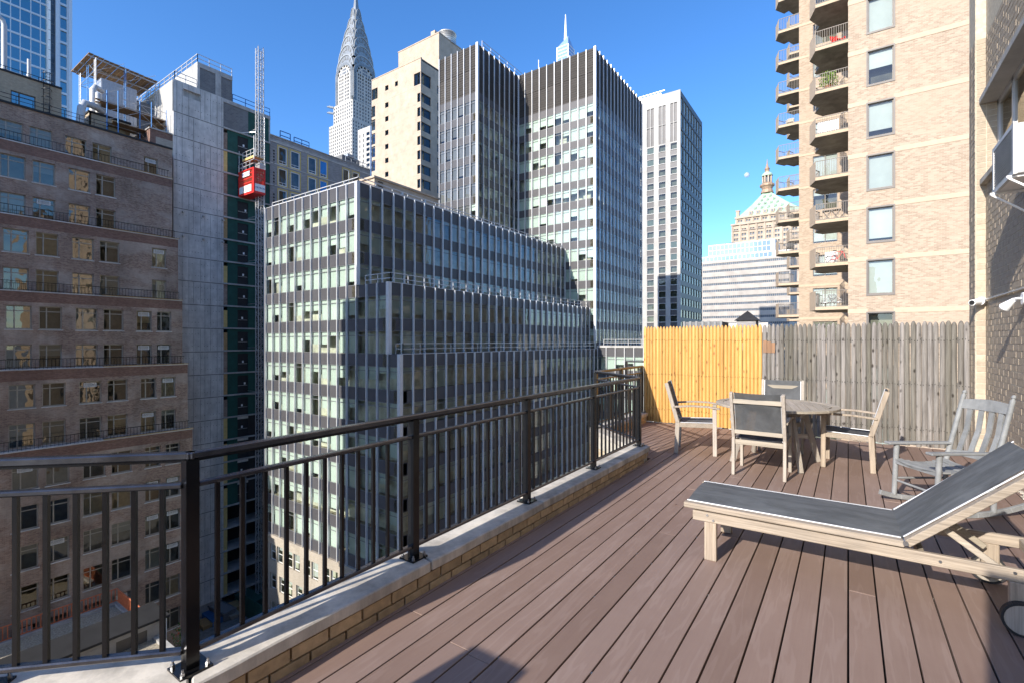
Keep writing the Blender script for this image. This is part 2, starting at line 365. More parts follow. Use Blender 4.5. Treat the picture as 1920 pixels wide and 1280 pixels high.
# ================================================================== THE TERRACE
Q = [(-3.28, -2.6), (-3.28, -.14), (-2.25, .89), (-2.25, 6.15), (-3.28, 7.05), (-3.28, 9.12)]
def offs(P, d):                     # shift a polyline sideways (d>0 towards the deck)
    out = []
    for i, p in enumerate(P):
        n = []
        for a, b in ((i - 1, i), (i, i + 1)):
            if a < 0 or b >= len(P): continue
            v = Vector((P[b][0] - P[a][0], P[b][1] - P[a][1])).normalized(); n.append(Vector((v.y, -v.x)))
        if len(n) == 2: m = (n[0] + n[1]); m = m / m.length_squared * 2; q = Vector(p) + m * d
        else: q = Vector(p) + n[0] * d
        out.append((q.x, q.y))
    return out
ground = MB(); ground.box(-6000, 6000, -3000, 9000, GZ - .5, GZ)
ground.top('ground', M['ground'], kind='structure')
road = MB(); road.box(-30, -14, -800, 3000, GZ, GZ + .02); road.top('road', M['asphalt'], kind='structure')
# the building that carries the terrace
own = thing('apartment_building', 'tan brick apartment building under the wooden roof terrace', 'building', (12, 3, GZ))
b = MB(); b.prism(offs(Q, -.09) + [(-3.19, 9.6), (1.9, 9.6), (1.9, 9.2), (26, 9.2), (26, -2.6)], GZ, -1.62); b.build('wall', M['own_brick'], own)
par = thing('parapet', 'low tan brick parapet with pale stone coping along the deck edge', 'parapet', (-2.25, 3.5, -1.62))
b = MB()
for d0, d1, z0, z1 in ((-.09, .095, -1.62, -1.425),):
    I, O = offs(Q, d1), offs(Q, d0)
    for i in range(len(Q) - 1): b.prism([O[i], O[i + 1], I[i + 1], I[i]], z0, z1)
b.build('mortar_core', M['mortar'], par)
I, O = offs(Q, .13), offs(Q, -.115)
for i in range(len(Q) - 1):
    a, c = Vector(O[i]), Vector(O[i + 1]); e, f = Vector(I[i]), Vector(I[i + 1])
    n = max(1, round((Vector(Q[i + 1]) - Vector(Q[i])).length / 1.3)); g = .006 / (c - a).length
    for k in range(n):
        t0, t1 = k / n + g, (k + 1) / n - g
        b = MB(); zt = -1.36 + random.uniform(-.003, .003)
        pa, pb, pc, pd = a.lerp(c, t0), a.lerp(c, t1), e.lerp(f, t1), e.lerp(f, t0)
        m_ = 8; ins = [pd.lerp(pc, j / m_) for j in range(m_ + 1)]      # inner edge worn and uneven
        dr = (pc - pb).normalized(); ins = [p + dr * random.uniform(-.006, .004) for p in ins]
        poly = [pa, pb] + ins[::-1]
        b.prism([(p.x, p.y) for p in poly], -1.425, zt)
        b.build('coping_stone', M['stone'], par, bevel=.007)
br = MB(); br.box(-.094, .094, -.012, .03, -.029, .029); brm = br.mesh('parapet_brick', M['tan_brick_unit'])
F2 = offs(Q, .105)
for i in range(1, len(Q) - 1):
    p, q = Vector(F2[i]), Vector(F2[i + 1]); ln = (q - p).length; dv = (q - p) / ln; ang = math.atan2(dv.y, dv.x)
    for row, z in enumerate((-1.461, -1.53)):
        s = .02 + (.1 if row else 0)
        while s + .19 < ln:
            c = p + dv * (s + .095)
            o = winst('brick', brm, par, (c.x, c.y, z), ang + random.uniform(-.008, .008)); s += .202
# deck
deck = thing('deck', None, None, (0, 4, DZ), 0); deck['kind'] = 'structure'; 
P = .1405; GAP = .0042
for i in range(-24, 11):
    x0 = i * P + GAP; x1 = (i + 1) * P - GAP
    x1 = min(x1, 1.5)
    if x1 - x0 < .03: continue
    xm = (x0 + x1) / 2; ys, ye = -2.4, 9.2
    if x0 < -2.13 and x1 > -2.14: segs = [(-2.4, 6.3), (6.303, 9.2)]
    elif x1 <= -2.14:
        if xm < -3.17: continue
        segs = [(-2.4, -.2 + (xm + 3.28)), (6.2 + (-2.15 - xm) * .87, 9.2)]
    else: segs = [(-2.4, 9.2)]
    xf = x0
    for a, c in segs:
        x0 = max(xf, -2.142) if (c == 6.3) else xf
        y = a; first = random.uniform(.8, 4.6)
        while y < c - .05:
            ln = first if first else 4.8; first = None
            y1 = min(c, y + ln)
            if c - y1 < .5: y1 = c
            b = MB(); w_ = (x1 - x0) / 2; h = (y1 - y) / 2 - .0015
            b.box(-w_, w_, -h, h, -.025, 0)
            o = winst('deck_board', b.mesh('deck_board', M['deck']), deck, ((x0 + x1) / 2, (y + y1) / 2, DZ + random.uniform(-.0012, .0008)))
            bv = o.modifiers.new('bevel', 'BEVEL'); bv.width = .0028; bv.segments = 2; bv.limit_method = 'ANGLE'
            y = y1
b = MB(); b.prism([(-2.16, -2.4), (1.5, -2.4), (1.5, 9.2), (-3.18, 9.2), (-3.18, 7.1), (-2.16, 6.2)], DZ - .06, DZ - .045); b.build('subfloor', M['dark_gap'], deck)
# deck clips: the small steel ends seen in the gaps
b = MB()
for k in range(70):
    x = random.randint(-14, 9) * P; y = random.uniform(1.6, 8.5); b.box(x - .002, x + .002, y, y + .012, DZ - .012, DZ - .003)
b.build('deck_clip', M['bolt'], deck, kind='stuff')
# ------------------------------------------------------------------ railing
def railing(name, label, path, posts, pitch=.1095):
    r = thing(name, label, 'railing', (path[0][0], path[0][1], -1.36))
    bal = MB(); bal.box(-.0085, .0085, -.0085, .0085, -1.272, -.605); balm = bal.mesh('baluster', M['rail'])
    pst = MB(); pst.box(-.025, .025, -.025, .025, -1.36, -.488); pstm = pst.mesh('post', M['rail'])
    pl = MB(); pl.box(-.062, .062, -.062, .062, -1.359, -1.349); plm = pl.mesh('base_plate', M['rail'])
    bo = MB(); bo.cyl((0, 0, -1.349), (0, 0, -1.335), .009, n=6, smooth=False); bo.cyl((0, 0, -1.335), (0, 0, -1.322), .005, n=6); bom = bo.mesh('bolt', M['bolt'])
    for i in range(len(path) - 1):
        p, q = Vector(path[i]), Vector(path[i + 1]); ln = (q - p).length; dv = (q - p) / ln; ang = math.atan2(dv.y, dv.x)
        for nm, z, w_, h in (('handrail', -.472, .046, .03), ('middle_rail', -.596, .036, .022), ('bottom_rail', -1.283, .036, .022)):
            b = MB(); e = .022 if nm == 'handrail' else -.0245
            b.beam((p.x - dv.x * e, p.y - dv.y * e, z), (q.x + dv.x * e, q.y + dv.y * e, z), w_, h); b.build(nm, M['rail_top'], r, bevel=.005)
        if nm: 
            b = MB(); b.beam((p.x, p.y, -.4925), (q.x, q.y, -.4925), .026, .011); b.build('channel', M['rail'], r)
        s = posts[i]
        for s0, s1 in zip(s[:-1], s[1:]):
            n = max(1, round((s1 - s0) / pitch))
            for k in range(1, n):
                c = p + dv * (s0 + (s1 - s0) * k / n); winst('baluster', balm, r, (c.x, c.y, 0), ang)
        for s0 in (s if i == 0 else s[1:]):
            c = p + dv * s0
            po = winst('post', pstm, r, (c.x, c.y, 0), ang if s0 not in (0, s[-1]) else R(90) * round(ang / R(90)))
            inst('base_plate', plm, po)
            for sx in (-1, 1):
                for sy in (-1, 1): inst('bolt', bom, po, (sx * .047, sy * .047, 0))
    return r
PT = [Q[1], Q[2], Q[3], Q[4], Q[5]]
railing('terrace_railing', 'long black steel railing standing on the stone coping of the deck', PT,
        [[0, .73, 1.4566], [0, 1.26, 2.57, 3.88, 5.26], [0, 1.368], [0, 1.03, 2.07]])
railing('neighbour_railing', 'short piece of black railing seen beyond the left edge of the yellow fence', [(-4.45, 11.3), (-3.3, 11.3), (-3.3, 10.0)], [[0, 1.15], [0, 1.3]])
# ------------------------------------------------------------------ right-hand brick wall
wal = thing('brick_wall', 'sunlit cream brick wall with a pier rising at the right edge of the deck', 'wall', (1.7, 7, -1.62))
b = MB()
b.box(1.5035, 2.3, -2.4, 8.870, -1.62, 2.08); b.box(1.5035, 2.3, -2.4, 6.3, 2.08, 3.24); b.box(1.5035, 2.3, -2.4, 8.870, 3.24, 7)
b.box(1.3995, 2.3, 8.8705, 9.26, -1.62, 7); b.box(1.9, 2.3, 6.3, 8.872, 2.08, 3.24)
b.build('mortar_bed', M['wall_mortar'], wal)
um = {}
def unit(l_, k):
    key = (round(l_, 3), k)
    if key not in um:
        b = MB(); h = l_ / 2
        if k == 'x': b.box(-.006, .02, -h, h, -.0325, .0325)       # faces -X
        else: b.box(-h, h, -.006, .02, -.0325, .0325)              # faces -Y
        um[key] = b.mesh('wall_brick', M['wall_brick_unit'])
    return um[key]
units = []
nr = int((5.6) / .0752)
for r_ in range(nr):
    z = -1.53 + (r_ + .5) * .0752
    if 2.06 < z < 2.18 and False: continue
    inwin = 2.12 < z < 3.2
    y = 8.868; stg = (r_ % 2) * .102
    first = True
    while y > 4.6:
        l_ = .192 if not (first and stg) else .09
        yc = y - l_ / 2
        if not (inwin and yc > 6.3): units.append((1.506, yc, z, l_, 'x'))
        y -= l_ + .011; first = False
    units.append((1.456, 8.872, z, .092, 'y'))
    if inwin: units.append((1.575, 8.872, z, .125, 'y'))
    y = 8.885; 
    for k in range(2): units.append((1.402, y + .09, z, .17, 'x')); y += .185
units.sort(key=lambda u: math.hypot(u[0], u[1] - 0) + (3 if abs(u[2]) > 2.2 else 0) - (4 if u[4] == 'y' else 0))
rest = MB()
for i, (x, y, z, l_, k) in enumerate(units):
    if i < 300: winst('brick', unit(l_, k), wal, (x + random.uniform(-.0015, .0015), y, z))
    else:
        h = l_ / 2; j = random.uniform(-.0015, .0015)
        if k == 'x': rest.box(x - .006 + j, x + .02, y - h, y + h, z - .0325, z + .0325)
        else: rest.box(x - h, x + h, y - .006, y + .02, z - .0325, z + .0325)
rest.build('brickwork', M['wall_brick_unit'], wal, kind='stuff')
b = MB(); b.box(1.435, 1.66, 6.0, 8.9, 3.16, 3.235); b.build('lintel', M['concrete_l'], wal, bevel=.004)
b = MB(); b.box(1.44, 1.66, 6.0, 8.93, 2.075, 2.15); b.build('sill', M['stone'], wal, bevel=.004)
wf = MB(); X = 1.63
for y0, y1 in ((8.80, 8.865), (8.13, 8.18), (7.5, 7.55), (6.9, 6.95), (6.3, 6.36)): wf.box(X - .02, X + .03, y0, y1, 2.15, 3.16)
wf.box(X - .02, X + .03, 6.3, 8.865, 3.1, 3.16); wf.box(X - .02, X + .03, 6.3, 8.865, 2.15, 2.2)
wo = wf.build('window', M['alu'], wal)
pn = MB(); pn.box(X, X + .006, 6.3, 8.86, 2.15, 3.16); pn.T = Matrix(); inst('pane', pn.mesh('pane', M['glass_old'], wl(wo)), wo)
ac = thing('air_conditioner', 'white window air conditioner with louvred side sticking out of the brick wall', 'air conditioner', (1.35, 6.43, 1.49))
b = MB(); b.box(1.225, 1.56, 6.065, 6.795, 1.49, 1.93); b.build('casing', M['white'], ac, bevel=.008)
b = MB(); b.box(1.2, 1.226, 6.05, 6.1, 1.48, 1.94); b.box(1.2, 1.226, 6.76, 6.81, 1.48, 1.94); b.box(1.2, 1.226, 6.1, 6.76, 1.48, 1.52); b.box(1.2, 1.226, 6.1, 6.76, 1.9, 1.94); b.build('grille_frame', M['steel'], ac)
b = MB(); b.box(1.222, 1.2245, 6.1, 6.76, 1.52, 1.9); b.build('coil', M['black'], ac)
lv = MB(); lv.box(1.203 - 1.2, .02, 0, .66, 0, .006); lvm = lv.mesh('louvre', M['steel'])
for k in range(15): o = winst('louvre', lvm, ac, (1.2, 6.1, 1.53 + k * .0247))
for y in (6.12, 6.74):
    b = MB(); b.beam((1.17, y, 1.475), (1.51, y, 1.475), .025, .02); b.beam((1.18, y, 1.465), (1.505, y, 1.2), .025, .015); b.build('bracket', M['white'], ac)
cd = MB(); cd.tube([(1.485, 4.6, .545), (1.485, 6.5, .545), (1.485, 8.72, .545), (1.47, 8.8, .54)], .011, 8)
cd.top('cable_conduit', M['steel'], 'thin grey cable conduit running along the brick wall between camera and floodlight', 'conduit', loc=(1.485, 6.5, .54))
sc_ = thing('security_camera', 'small white dome security camera on the brick pier above the grey fence', 'security camera', (1.455, 8.84, .53))
b = MB(); b.cyl((1.465, 8.87, .53), (1.455, 8.83, .53), .055, n=20); b.cyl((1.455, 8.83, .53), (1.425, 8.75, .52), .052, .045, 20); b.build('housing', M['white'], sc_)
b = MB(); b.cyl((1.44, 8.79, .525), (1.335, 8.66, .505), .046, .04, 20); b.build('camera_head', M['white'], sc_)
b = MB(); b.cyl((1.338, 8.664, .506), (1.328, 8.652, .504), .03, .028, 16); b.build('lens', M['black'], sc_)
fl = thing('floodlight', 'white outdoor floodlight head on a round junction box on the brick wall', 'floodlight', (1.47, 6.95, .43))
b = MB(); b.cyl((1.502, 6.95, .43), (1.44, 6.95, .43), .06, n=20); b.build('junction_box', M['white'], fl)
b = MB(); b.tube([(1.45, 6.95, .43), (1.42, 6.98, .435), (1.395, 7.02, .43)], .013, 8); b.build('swivel_arm', M['white'], fl)
b = MB(); b.cyl((1.40, 7.02, .425), (1.345, 7.10, .355), .022, .05, 20); b.build('lamp_head', M['white'], fl)
b = MB(); b.cyl((1.346, 7.099, .356), (1.338, 7.11, .346), .046, .044, 20); b.build('lamp_glass', M['alu'], fl)

# ------------------------------------------------------------------ fences
def picket_mesh(w_, h, mat, var):
    b = MB(); n = 6; prof = []
    for i in range(n + 1):
        t = i / n; x = -w_ / 2 + w_ * t; prof.append((x, -.017 * math.sin(math.pi * t) ** .7))
    tip = [(h - .07, 1), (h - .042, .86), (h - .018, .6), (h - .004, .28), (h, .1)]
    lv = [(0, 1), (h * .35, 1), (h * .7, 1)] + tip
    vs_ = []
    for z, s in lv:
        for x, y in prof: vs_.append((x * s + (.0015 * math.sin(z * 3 + var)), y * s, z))
        vs_.append((w_ / 2 * s, .012, z)); vs_.append((-w_ / 2 * s, .012, z))
    k = n + 3
    fs = [(i * k + j, i * k + (j + 1) % k, (i + 1) * k + (j + 1) % k, (i + 1) * k + j) for i in range(len(lv) - 1) for j in range(k)]
    b.add(vs_, fs, 0, True); b.add(vs_, [tuple(range((len(lv) - 1) * k, len(lv) * k))], 0)
    return b.mesh('picket', mat)
def fence(name, label, x0, x1, n, mat, matr, hj, wr, Y=9.2):
    f = thing(name, label, 'fence', ((x0 + x1) / 2, Y, DZ))
    p = (x1 - x0) / n; ms = [picket_mesh(p * wr, 1.81, mat, v) for v in (0, 2, 4)]
    for i in range(n):
        o = winst('picket', random.choice(ms), f, (x0 + p * (i + .5) + random.uniform(-1, 1) * p * .012, Y + random.uniform(-.003, .003), DZ + .015 + random.uniform(-1, 1) * hj))
        o.rotation_euler = (0, random.uniform(-.0025, .0025), random.uniform(-.04, .04))
    for z in (-1.28, -.62, .02):
        b = MB(); b.box(x0, x1, Y + .014, Y + .052, z - .04, z + .04); b.build('back_rail', matr, f)
    for x in (x0 + .05, (x0 + x1) / 2, x1 - .05):
        b = MB(); b.box(x - .04, x + .04, Y + .054, Y + .13, -1.54, .15); b.build('fence_post', matr, f)
    b = MB()
    for i in range(n):
        for z in (-1.28, -.62, .02):
            for q in (-.25, .25): b.cyl((x0 + p * (i + .5 + q), Y - .022, z + random.uniform(-.02, .02)), (x0 + p * (i + .5 + q), Y - .012, z), .0035, n=5)
    b.build('nail_head', M['rail'], f, kind='stuff')
    return f
fence('picket_fence', 'bright yellow new pine picket fence at the left of the deck end', -3.27, -1.205, 34, M['pine'], M['pine'], .006, .985)
gf = fence('picket_fence', 'weathered grey picket fence beside the brick wall at the deck end', -1.195, 1.398, 40, M['grey_wood'], M['grey_wood'], .014, .955)
for k, x in enumerate((-1.16, -1.098, -1.036)):
    b = MB(); b.box(x - .028, x + .028, 9.178, 9.186, -.19, .02 - .02 * k); b.build('unfaded_patch', M['patch'] if 'patch' in M else M.setdefault('patch', m_wood('unfaded_board', (.2, .1, .05), (.34, .18, .09), 2)), gf)
# ------------------------------------------------------------------ furniture
def sling(p00, p01, p10, p11, sag, n=8, th=.003):
    b = MB(); vs_ = []
    a, c, d, e = map(Vector, (p00, p01, p10, p11)); nrm = (c - a).cross(d - a).normalized()
    for i in range(n + 1):
        for j in range(n + 1):
            u, v = i / n, j / n; p = (a.lerp(c, u)).lerp(d.lerp(e, u), v)
            vs_.append(p - nrm * sag * 4 * u * (1 - u))
    k = n + 1
    fs = [(i * k + j, (i + 1) * k + j, (i + 1) * k + j + 1, i * k + j + 1) for i in range(n) for j in range(n)]
    b.add(vs_, fs, 0, True); b.add([q - nrm * th for q in vs_], [f[::-1] for f in fs], 0, True)
    return b
def armchair(label, wood, woodz, sl):
    t = thing('garden_armchair', label, 'chair', group=None)
    for s in (-1, 1):
        x = s * .262
        b = MB(); b.beam((x, .245, 0), (x, .225, .44), .034, .055, 0, (0, 1, 0)); b.beam((x, .222, .42), (x, .375, .965), .034, .05, 0, (0, 1, 0)); b.build('rear_leg', woodz, t, bevel=.004)
        b = MB(); b.beam((x, -.25, 0), (x, -.245, .632), .034, .052, 0, (0, 1, 0)); b.build('front_leg', woodz, t, bevel=.004)
        b = MB(); pts = [(x + s * .008, -.31, .638), (x + s * .008, -.16, .66), (x + s * .008, .05, .662), (x + s * .008, .285, .64)]
        for p, q in zip(pts[:-1], pts[1:]): b.beam(p, q, .052, .024)
        b.build('armrest', wood, t, bevel=.004)
        b = MB(); b.beam((x, -.235, .405), (x, .21, .395), .03, .06); b.build('seat_rail', wood, t, bevel=.003)
        b = MB(); b.cyl((s * .238, -.26, .442), (s * .238, .2, .425), .007, n=6); b.cyl((s * .236, .225, .50), (s * .236, .352, .955), .007, n=6); b.build('edge_strip', M['alu'], t)
    for p in (((-.245, -.255, .40), (.245, -.255, .40), .025, .05), ((-.245, .23, .385), (.245, .23, .385), .025, .055),
              ((-.245, .262, .505), (.245, .262, .505), .022, .045), ((-.245, .352, .865), (.245, .352, .865), .022, .05)):
        b = MB(); b.beam(*p); b.build('crossbar', M['teak'] if wood is not M['teak_w'] else wood, t, bevel=.003)
    sling((-.238, -.26, .442), (.238, -.26, .442), (-.238, .2, .425), (.238, .2, .425), .02).build('seat', sl, t)
    sling((-.236, .225, .49), (.236, .225, .49), (-.236, .356, .965), (.236, .356, .965), .025).build('backrest', sl, t)
    return t
c1 = armchair('grey teak armchair nearest the camera with its back turned, at the table', M['teak_y'], M['teak_z'], M['sling'])
c1.location = (-.83, 6.33, DZ + .001); c1.rotation_euler = (0, 0, R(180 - 1))
c1['group'] = 'teak armchairs around the round table'
c2 = dup(c1, (-.79, 7.92, DZ + .001), R(3), 'armchair on the far side of the table against the fence, only its sling back showing')
c3 = armchair('armchair in front of the yellow fence, turned right towards the table', M['teak_w'], M['teak_z'], M['sling_solid'])
c3.location = (-1.77, 7.1, DZ + .001); c3.rotation_euler = (0, 0, R(90 + 12)); c3['group'] = c1['group']
c4 = armchair('pinkish teak armchair right of the table, turned left, in front of the grey fence', M['teak_w'], M['teak_wz'], M['sling'])
c4.location = (.01, 7.33, DZ + .001); c4.rotation_euler = (0, 0, R(-90 - 3)); c4['group'] = c1['group']
# round table
tb = thing('round_table', 'round weathered teak slatted table between four armchairs', 'table', (-.77, 7.03, DZ), R(11))
RT = .70
for k in range(8):
    b = MB(); n = 6; a0, a1 = 2 * math.pi * k / 8 + .006, 2 * math.pi * (k + 1) / 8 - .006
    oa = [(RT * math.cos(a0 + (a1 - a0) * i / n), RT * math.sin(a0 + (a1 - a0) * i / n)) for i in range(n + 1)]
    ia = [((RT - .09) * math.cos(a0 + (a1 - a0) * i / n), (RT - .09) * math.sin(a0 + (a1 - a0) * i / n)) for i in range(n + 1)]
    b.prism(oa + ia[::-1], .715, .745); b.build('rim_segment', M['teak'], tb, world=False, bevel=.003)
ri = RT - .094; ns = 13
for k in range(ns):
    x0 = -ri + 2 * ri * k / ns + .003; x1 = -ri + 2 * ri * (k + 1) / ns - .003
    ya = [math.sqrt(max(0, ri * ri - x * x)) for x in (x0, x1)]
    if min(ya) < .02: ya = [max(q, .02) for q in ya]
    b = MB(); b.prism([(x0, -ya[0]), (x1, -ya[1]), (x1, ya[1]), (x0, ya[0])], .718, .743); b.build('slat', M['teak_y'], tb, world=False, bevel=.002)
for an in (24, 114, 204, 294):
    c_, s_ = math.cos(R(an)), math.sin(R(an))
    b = MB(); b.beam((c_ * .36, s_ * .36, .7), (c_ * .55, s_ * .55, 0), .04, .065, 0, (c_, s_, 0)); b.build('leg', M['teak_z'], tb, world=False, bevel=.004)
    b = MB(); b.beam((c_ * .03, s_ * .03, .685), (c_ * .57, s_ * .57, .685), .035, .055); b.build('bearer', M['teak'], tb, world=False)
b = MB(); b.box(-.36, .36, -.018, .018, .33, .38); b.box(-.018, .018, -.36, -.019, .33, .38); b.box(-.018, .018, .019, .36, .33, .38); b.build('stretcher', M['teak'], tb, world=False)
# chaise longue
ch = thing('chaise_longue', 'teak chaise longue with charcoal sling and raised backrest in the foreground', 'sun lounger', (0, 3.93, DZ), R(1.2))
def bl(name, mat, f, bev=.004, par=ch):
    b = MB(); f(b); return b.build(name, mat, par, world=False, bevel=bev)
for s in (-1, 1):
    y = s * .30
    bl('side_rail', M['teak_w'], lambda b: b.beam((-.925, y, .30), (.90, y, .30), .032, .068))
    bl('sling_rail', M['teak_w'], lambda b: b.beam((-.985, y, .366), (.262, y, .362), .052, .038))
    bl('edge_strip', M['alu'], lambda b: b.cyl((-.97, y * .925, .389), (.25, y * .925, .385), .0055, n=8), 0)
    e0, e1 = (.272, y, .365), (.272 + .80 * math.cos(R(42)), y, .365 + .80 * math.sin(R(42)))
    bl('backrest_rail', M['teak_w'], lambda b: b.beam(e0, e1, .052, .042))
    bl('edge_strip', M['alu'], lambda b: b.cyl((e0[0] - .01, y * .925, e0[2] + .028), (e1[0] - .02, y * .925, e1[2] + .024), .0055, n=8), 0)
    bl('front_leg', M['teak_wz'], lambda b: b.box(-.845, -.765, y - .022, y + .022, 0, .266))
    bl('rear_leg', M['teak_wz'], lambda b: b.box(.70, .785, y - .022, y + .022, .06, .266))
    bl('strut', M['teak'], lambda b: b.beam((.42, y * .62, .48), (.70, y * .62, .27), .022, .035))
    wh = bl('wheel', M['teak_z'], lambda b: b.cyl((.745, y + s * .028, .088), (.745, y + s * .058, .088), .078, n=28, smooth=False), 0)
    bl('tyre', M['rubber'], lambda b: [b.beam((.745 + .083 * math.cos(2 * math.pi * k / 24), y + s * .043, .088 + .083 * math.sin(2 * math.pi * k / 24)), (.745 + .083 * math.cos(2 * math.pi * (k + 1) / 24), y + s * .043, .088 + .083 * math.sin(2 * math.pi * (k + 1) / 24)), .034, .012, 0, (math.cos(2 * math.pi * (k + .5) / 24), 0, math.sin(2 * math.pi * (k + .5) / 24))) for k in range(24)], 0, wh)
for x, z in ((-.90, .30), (.885, .30), (.35, .28)): bl('crossbar', M['teak_y'], lambda b: b.beam((x, -.283, z), (x, .283, z), .03, .06))
bl('crossbar', M['teak_y'], lambda b: b.beam((.42, -.2, .475), (.42, .2, .475), .03, .03))
bl('hinge', M['bolt'], lambda b: (b.cyl((.267, -.335, .372), (.267, -.27, .372), .014, n=10), b.cyl((.267, .27, .372), (.267, .335, .372), .014, n=10)), 0)
E0 = (.262, .366); E1 = (.262 + .80 * math.cos(R(42)), .366 + .80 * math.sin(R(42)))
sling((-.965, -.275, .388), (-.965, .275, .388), (.262, -.275, .384), (.262, .275, .384), .012).build('seat', M['sling_solid'], ch, world=False)
sling((.262, -.275, .384), (.262, .275, .384), (E1[0] - .03, -.275, E1[1] + .02), (E1[0] - .03, .275, E1[1] + .02), .012).build('backrest', M['sling_solid'], ch, world=False)
bl('crossbar', M['teak_y'], lambda b: b.beam((E1[0] - .01, -.275, E1[1] - .01), (E1[0] - .01, .275, E1[1] - .01), .03, .03))
for s in (-1, 1):
    for x_, z_ in ((-.825, .315), (-.785, .285), (.72, .315), (.765, .285), (.42, .30)):
        bl('bolt', M['bolt'], lambda b: b.cyl((x_, s * .316, z_), (x_, s * .322, z_), .008, n=8), 0)
# rocking chair
rk = thing('rocking_chair', 'grey painted wooden rocking chair facing left beside the brick wall', 'rocking chair', (.727 + .02, 5.96, DZ), R(-55.2))
def rl(name, f, bev=.004):
    b = MB(); f(b); return b.build(name, M['rocker'], rk, world=False, bevel=bev)
for s in (-1, 1):
    x = s * .235
    def rock(b):
        pts = [(-.44 + i * .098, ) for i in range(11)]; vv = [(x, y[0], .022 + .10 * ((y[0] + .05) / .5) ** 2 * (1.0 if y[0] < 0 else .75)) for y in pts]
        for p, q in zip(vv[:-1], vv[1:]): b.beam(p, q, .03, .045)
    rl('rocker', rock, .003)
    rl('front_leg', lambda b: b.cyl((x, -.30, .06), (x, -.275, .545), .021, .024, 12), 0)
    rl('back_post', lambda b: (b.cyl((x, .20, .05), (x, .2, .40), .022, n=12), b.cyl((x, .2, .38), (x * .98, .375, 1.03), .023, .02, 12), b.cyl((x * .98, .375, 1.03), (x * .98, .379, 1.045), .012, n=10), b.cyl((x * .98, .379, 1.045), (x * .98, .387, 1.07), .02, .012, 10)), 0)
    rl('armrest', lambda b: b.prism([(x - .038, -.37), (x + .038, -.37), (x + .03, -.1), (x + .028, .24), (x - .028, .24), (x - .034, -.1)], .548, .572), .006)
rl('front_apron', lambda b: b.extr([(-.235, .36), (.235, .36), (.235, .40), (-.235, .40)], -.30, -.275), .003)
for z, y in ((.2, -.285), (.19, .2)): rl('stretcher', lambda b: b.cyl((-.235, y, z), (.235, y, z), .011, n=8), 0)
for s in (-1, 1): rl('side_stretcher', lambda b: b.cyl((s * .235, -.29, .22), (s * .235, .2, .22), .011, n=8), 0)
for k in range(7):      # curved seat slats
    y = -.30 + k * .072
    def sl_(b, y=y, k=k):
        dz = -.03 * math.sin(k / 6 * math.pi)
        n = 6; vs_ = []
        for i in range(n + 1):
            xx = -.225 + .45 * i / n; zz = .395 + dz - .028 * math.sin(math.pi * i / n)
            vs_ += [(xx, y, zz), (xx, y + .064, zz), (xx, y + .064, zz + .016), (xx, y, zz + .016)]
        fs = [(i * 4 + j, (i + 1) * 4 + j, (i + 1) * 4 + (j + 1) % 4, i * 4 + (j + 1) % 4) for i in range(n) for j in range(4)] + [(3, 2, 1, 0), (n * 4, n * 4 + 1, n * 4 + 2, n * 4 + 3)]
        b.add(vs_, fs, 0)
    rl('seat_slat', sl_, 0)
def bend(b, z0, z1, yo):
    n = 6; vs_ = []
    for i in range(n + 1):
        xx = -.225 + .45 * i / n; cu = .03 * math.sin(math.pi * i / n); up = .02 * math.sin(math.pi * i / n)
        for zz in (z0, z1):
            yy = .2 + (zz - .4) * .27 + cu + yo; z_ = zz + (up if zz == z1 else 0)
            vs_ += [(xx, yy, z_), (xx, yy + .022, z_)]
    fs = []
    for i in range(n):
        o = i * 4; q = o + 4; fs += [(o, q, q + 2, o + 2), (o + 1, o + 3, q + 3, q + 1), (o + 2, q + 2, q + 3, o + 3), (o, o + 1, q + 1, q)]
    fs += [(0, 2, 3, 1), (n * 4, n * 4 + 1, n * 4 + 3, n * 4 + 2)]
    b.add(vs_, fs, 0)
rl('top_rail', lambda b: bend(b, .90, .985, -.005), .003); rl('lower_back_rail', lambda b: bend(b, .46, .50, 0), .003)
for k in range(4):
    x = -.15 + k * .1; cu = .03 * math.sin(math.pi * (x + .225) / .45)
    rl('back_slat', lambda b: (b.beam((x, .2 + .09 * .27 + cu + .008, .49), (x, .2 + .3 * .27 + cu + .028, .7), .045, .014, 0, (0, 1, 0)), b.beam((x, .2 + .3 * .27 + cu + .028, .69), (x, .2 + .51 * .27 + cu + .008, .91), .045, .014, 0, (0, 1, 0))), 0)
# small litter on the boards
for (x, y, m_, lb, c_) in ((1.38, 5.35, 'terracotta', 'tiny orange dry leaf lying on the deck by the brick wall', 'leaf'), (-1.35, 4.62, 'terracotta', 'small rust coloured leaf lying on the open deck left of the armchair', 'leaf')):
    b = MB(); b.add([(x, y, DZ + .006), (x + .02, y + .008, DZ + .012), (x + .03, y + .03, DZ + .008), (x + .006, y + .022, DZ + .004)], [(0, 1, 2, 3)]); b.top('dry_leaf', M[m_], lb, c_)
b = MB()
for k in range(14):
    x, y = 1.44 + random.uniform(-.03, .03), 6.7 + k * .05; r_ = random.uniform(.012, .03); b.box(x - r_, x + r_, y - r_, y + r_, DZ + .001, DZ + r_ * .5)
b.top('mortar_rubble', M['stone'], 'pale crumbs of mortar lying along the foot of the brick wall', 'rubble', kind='stuff')
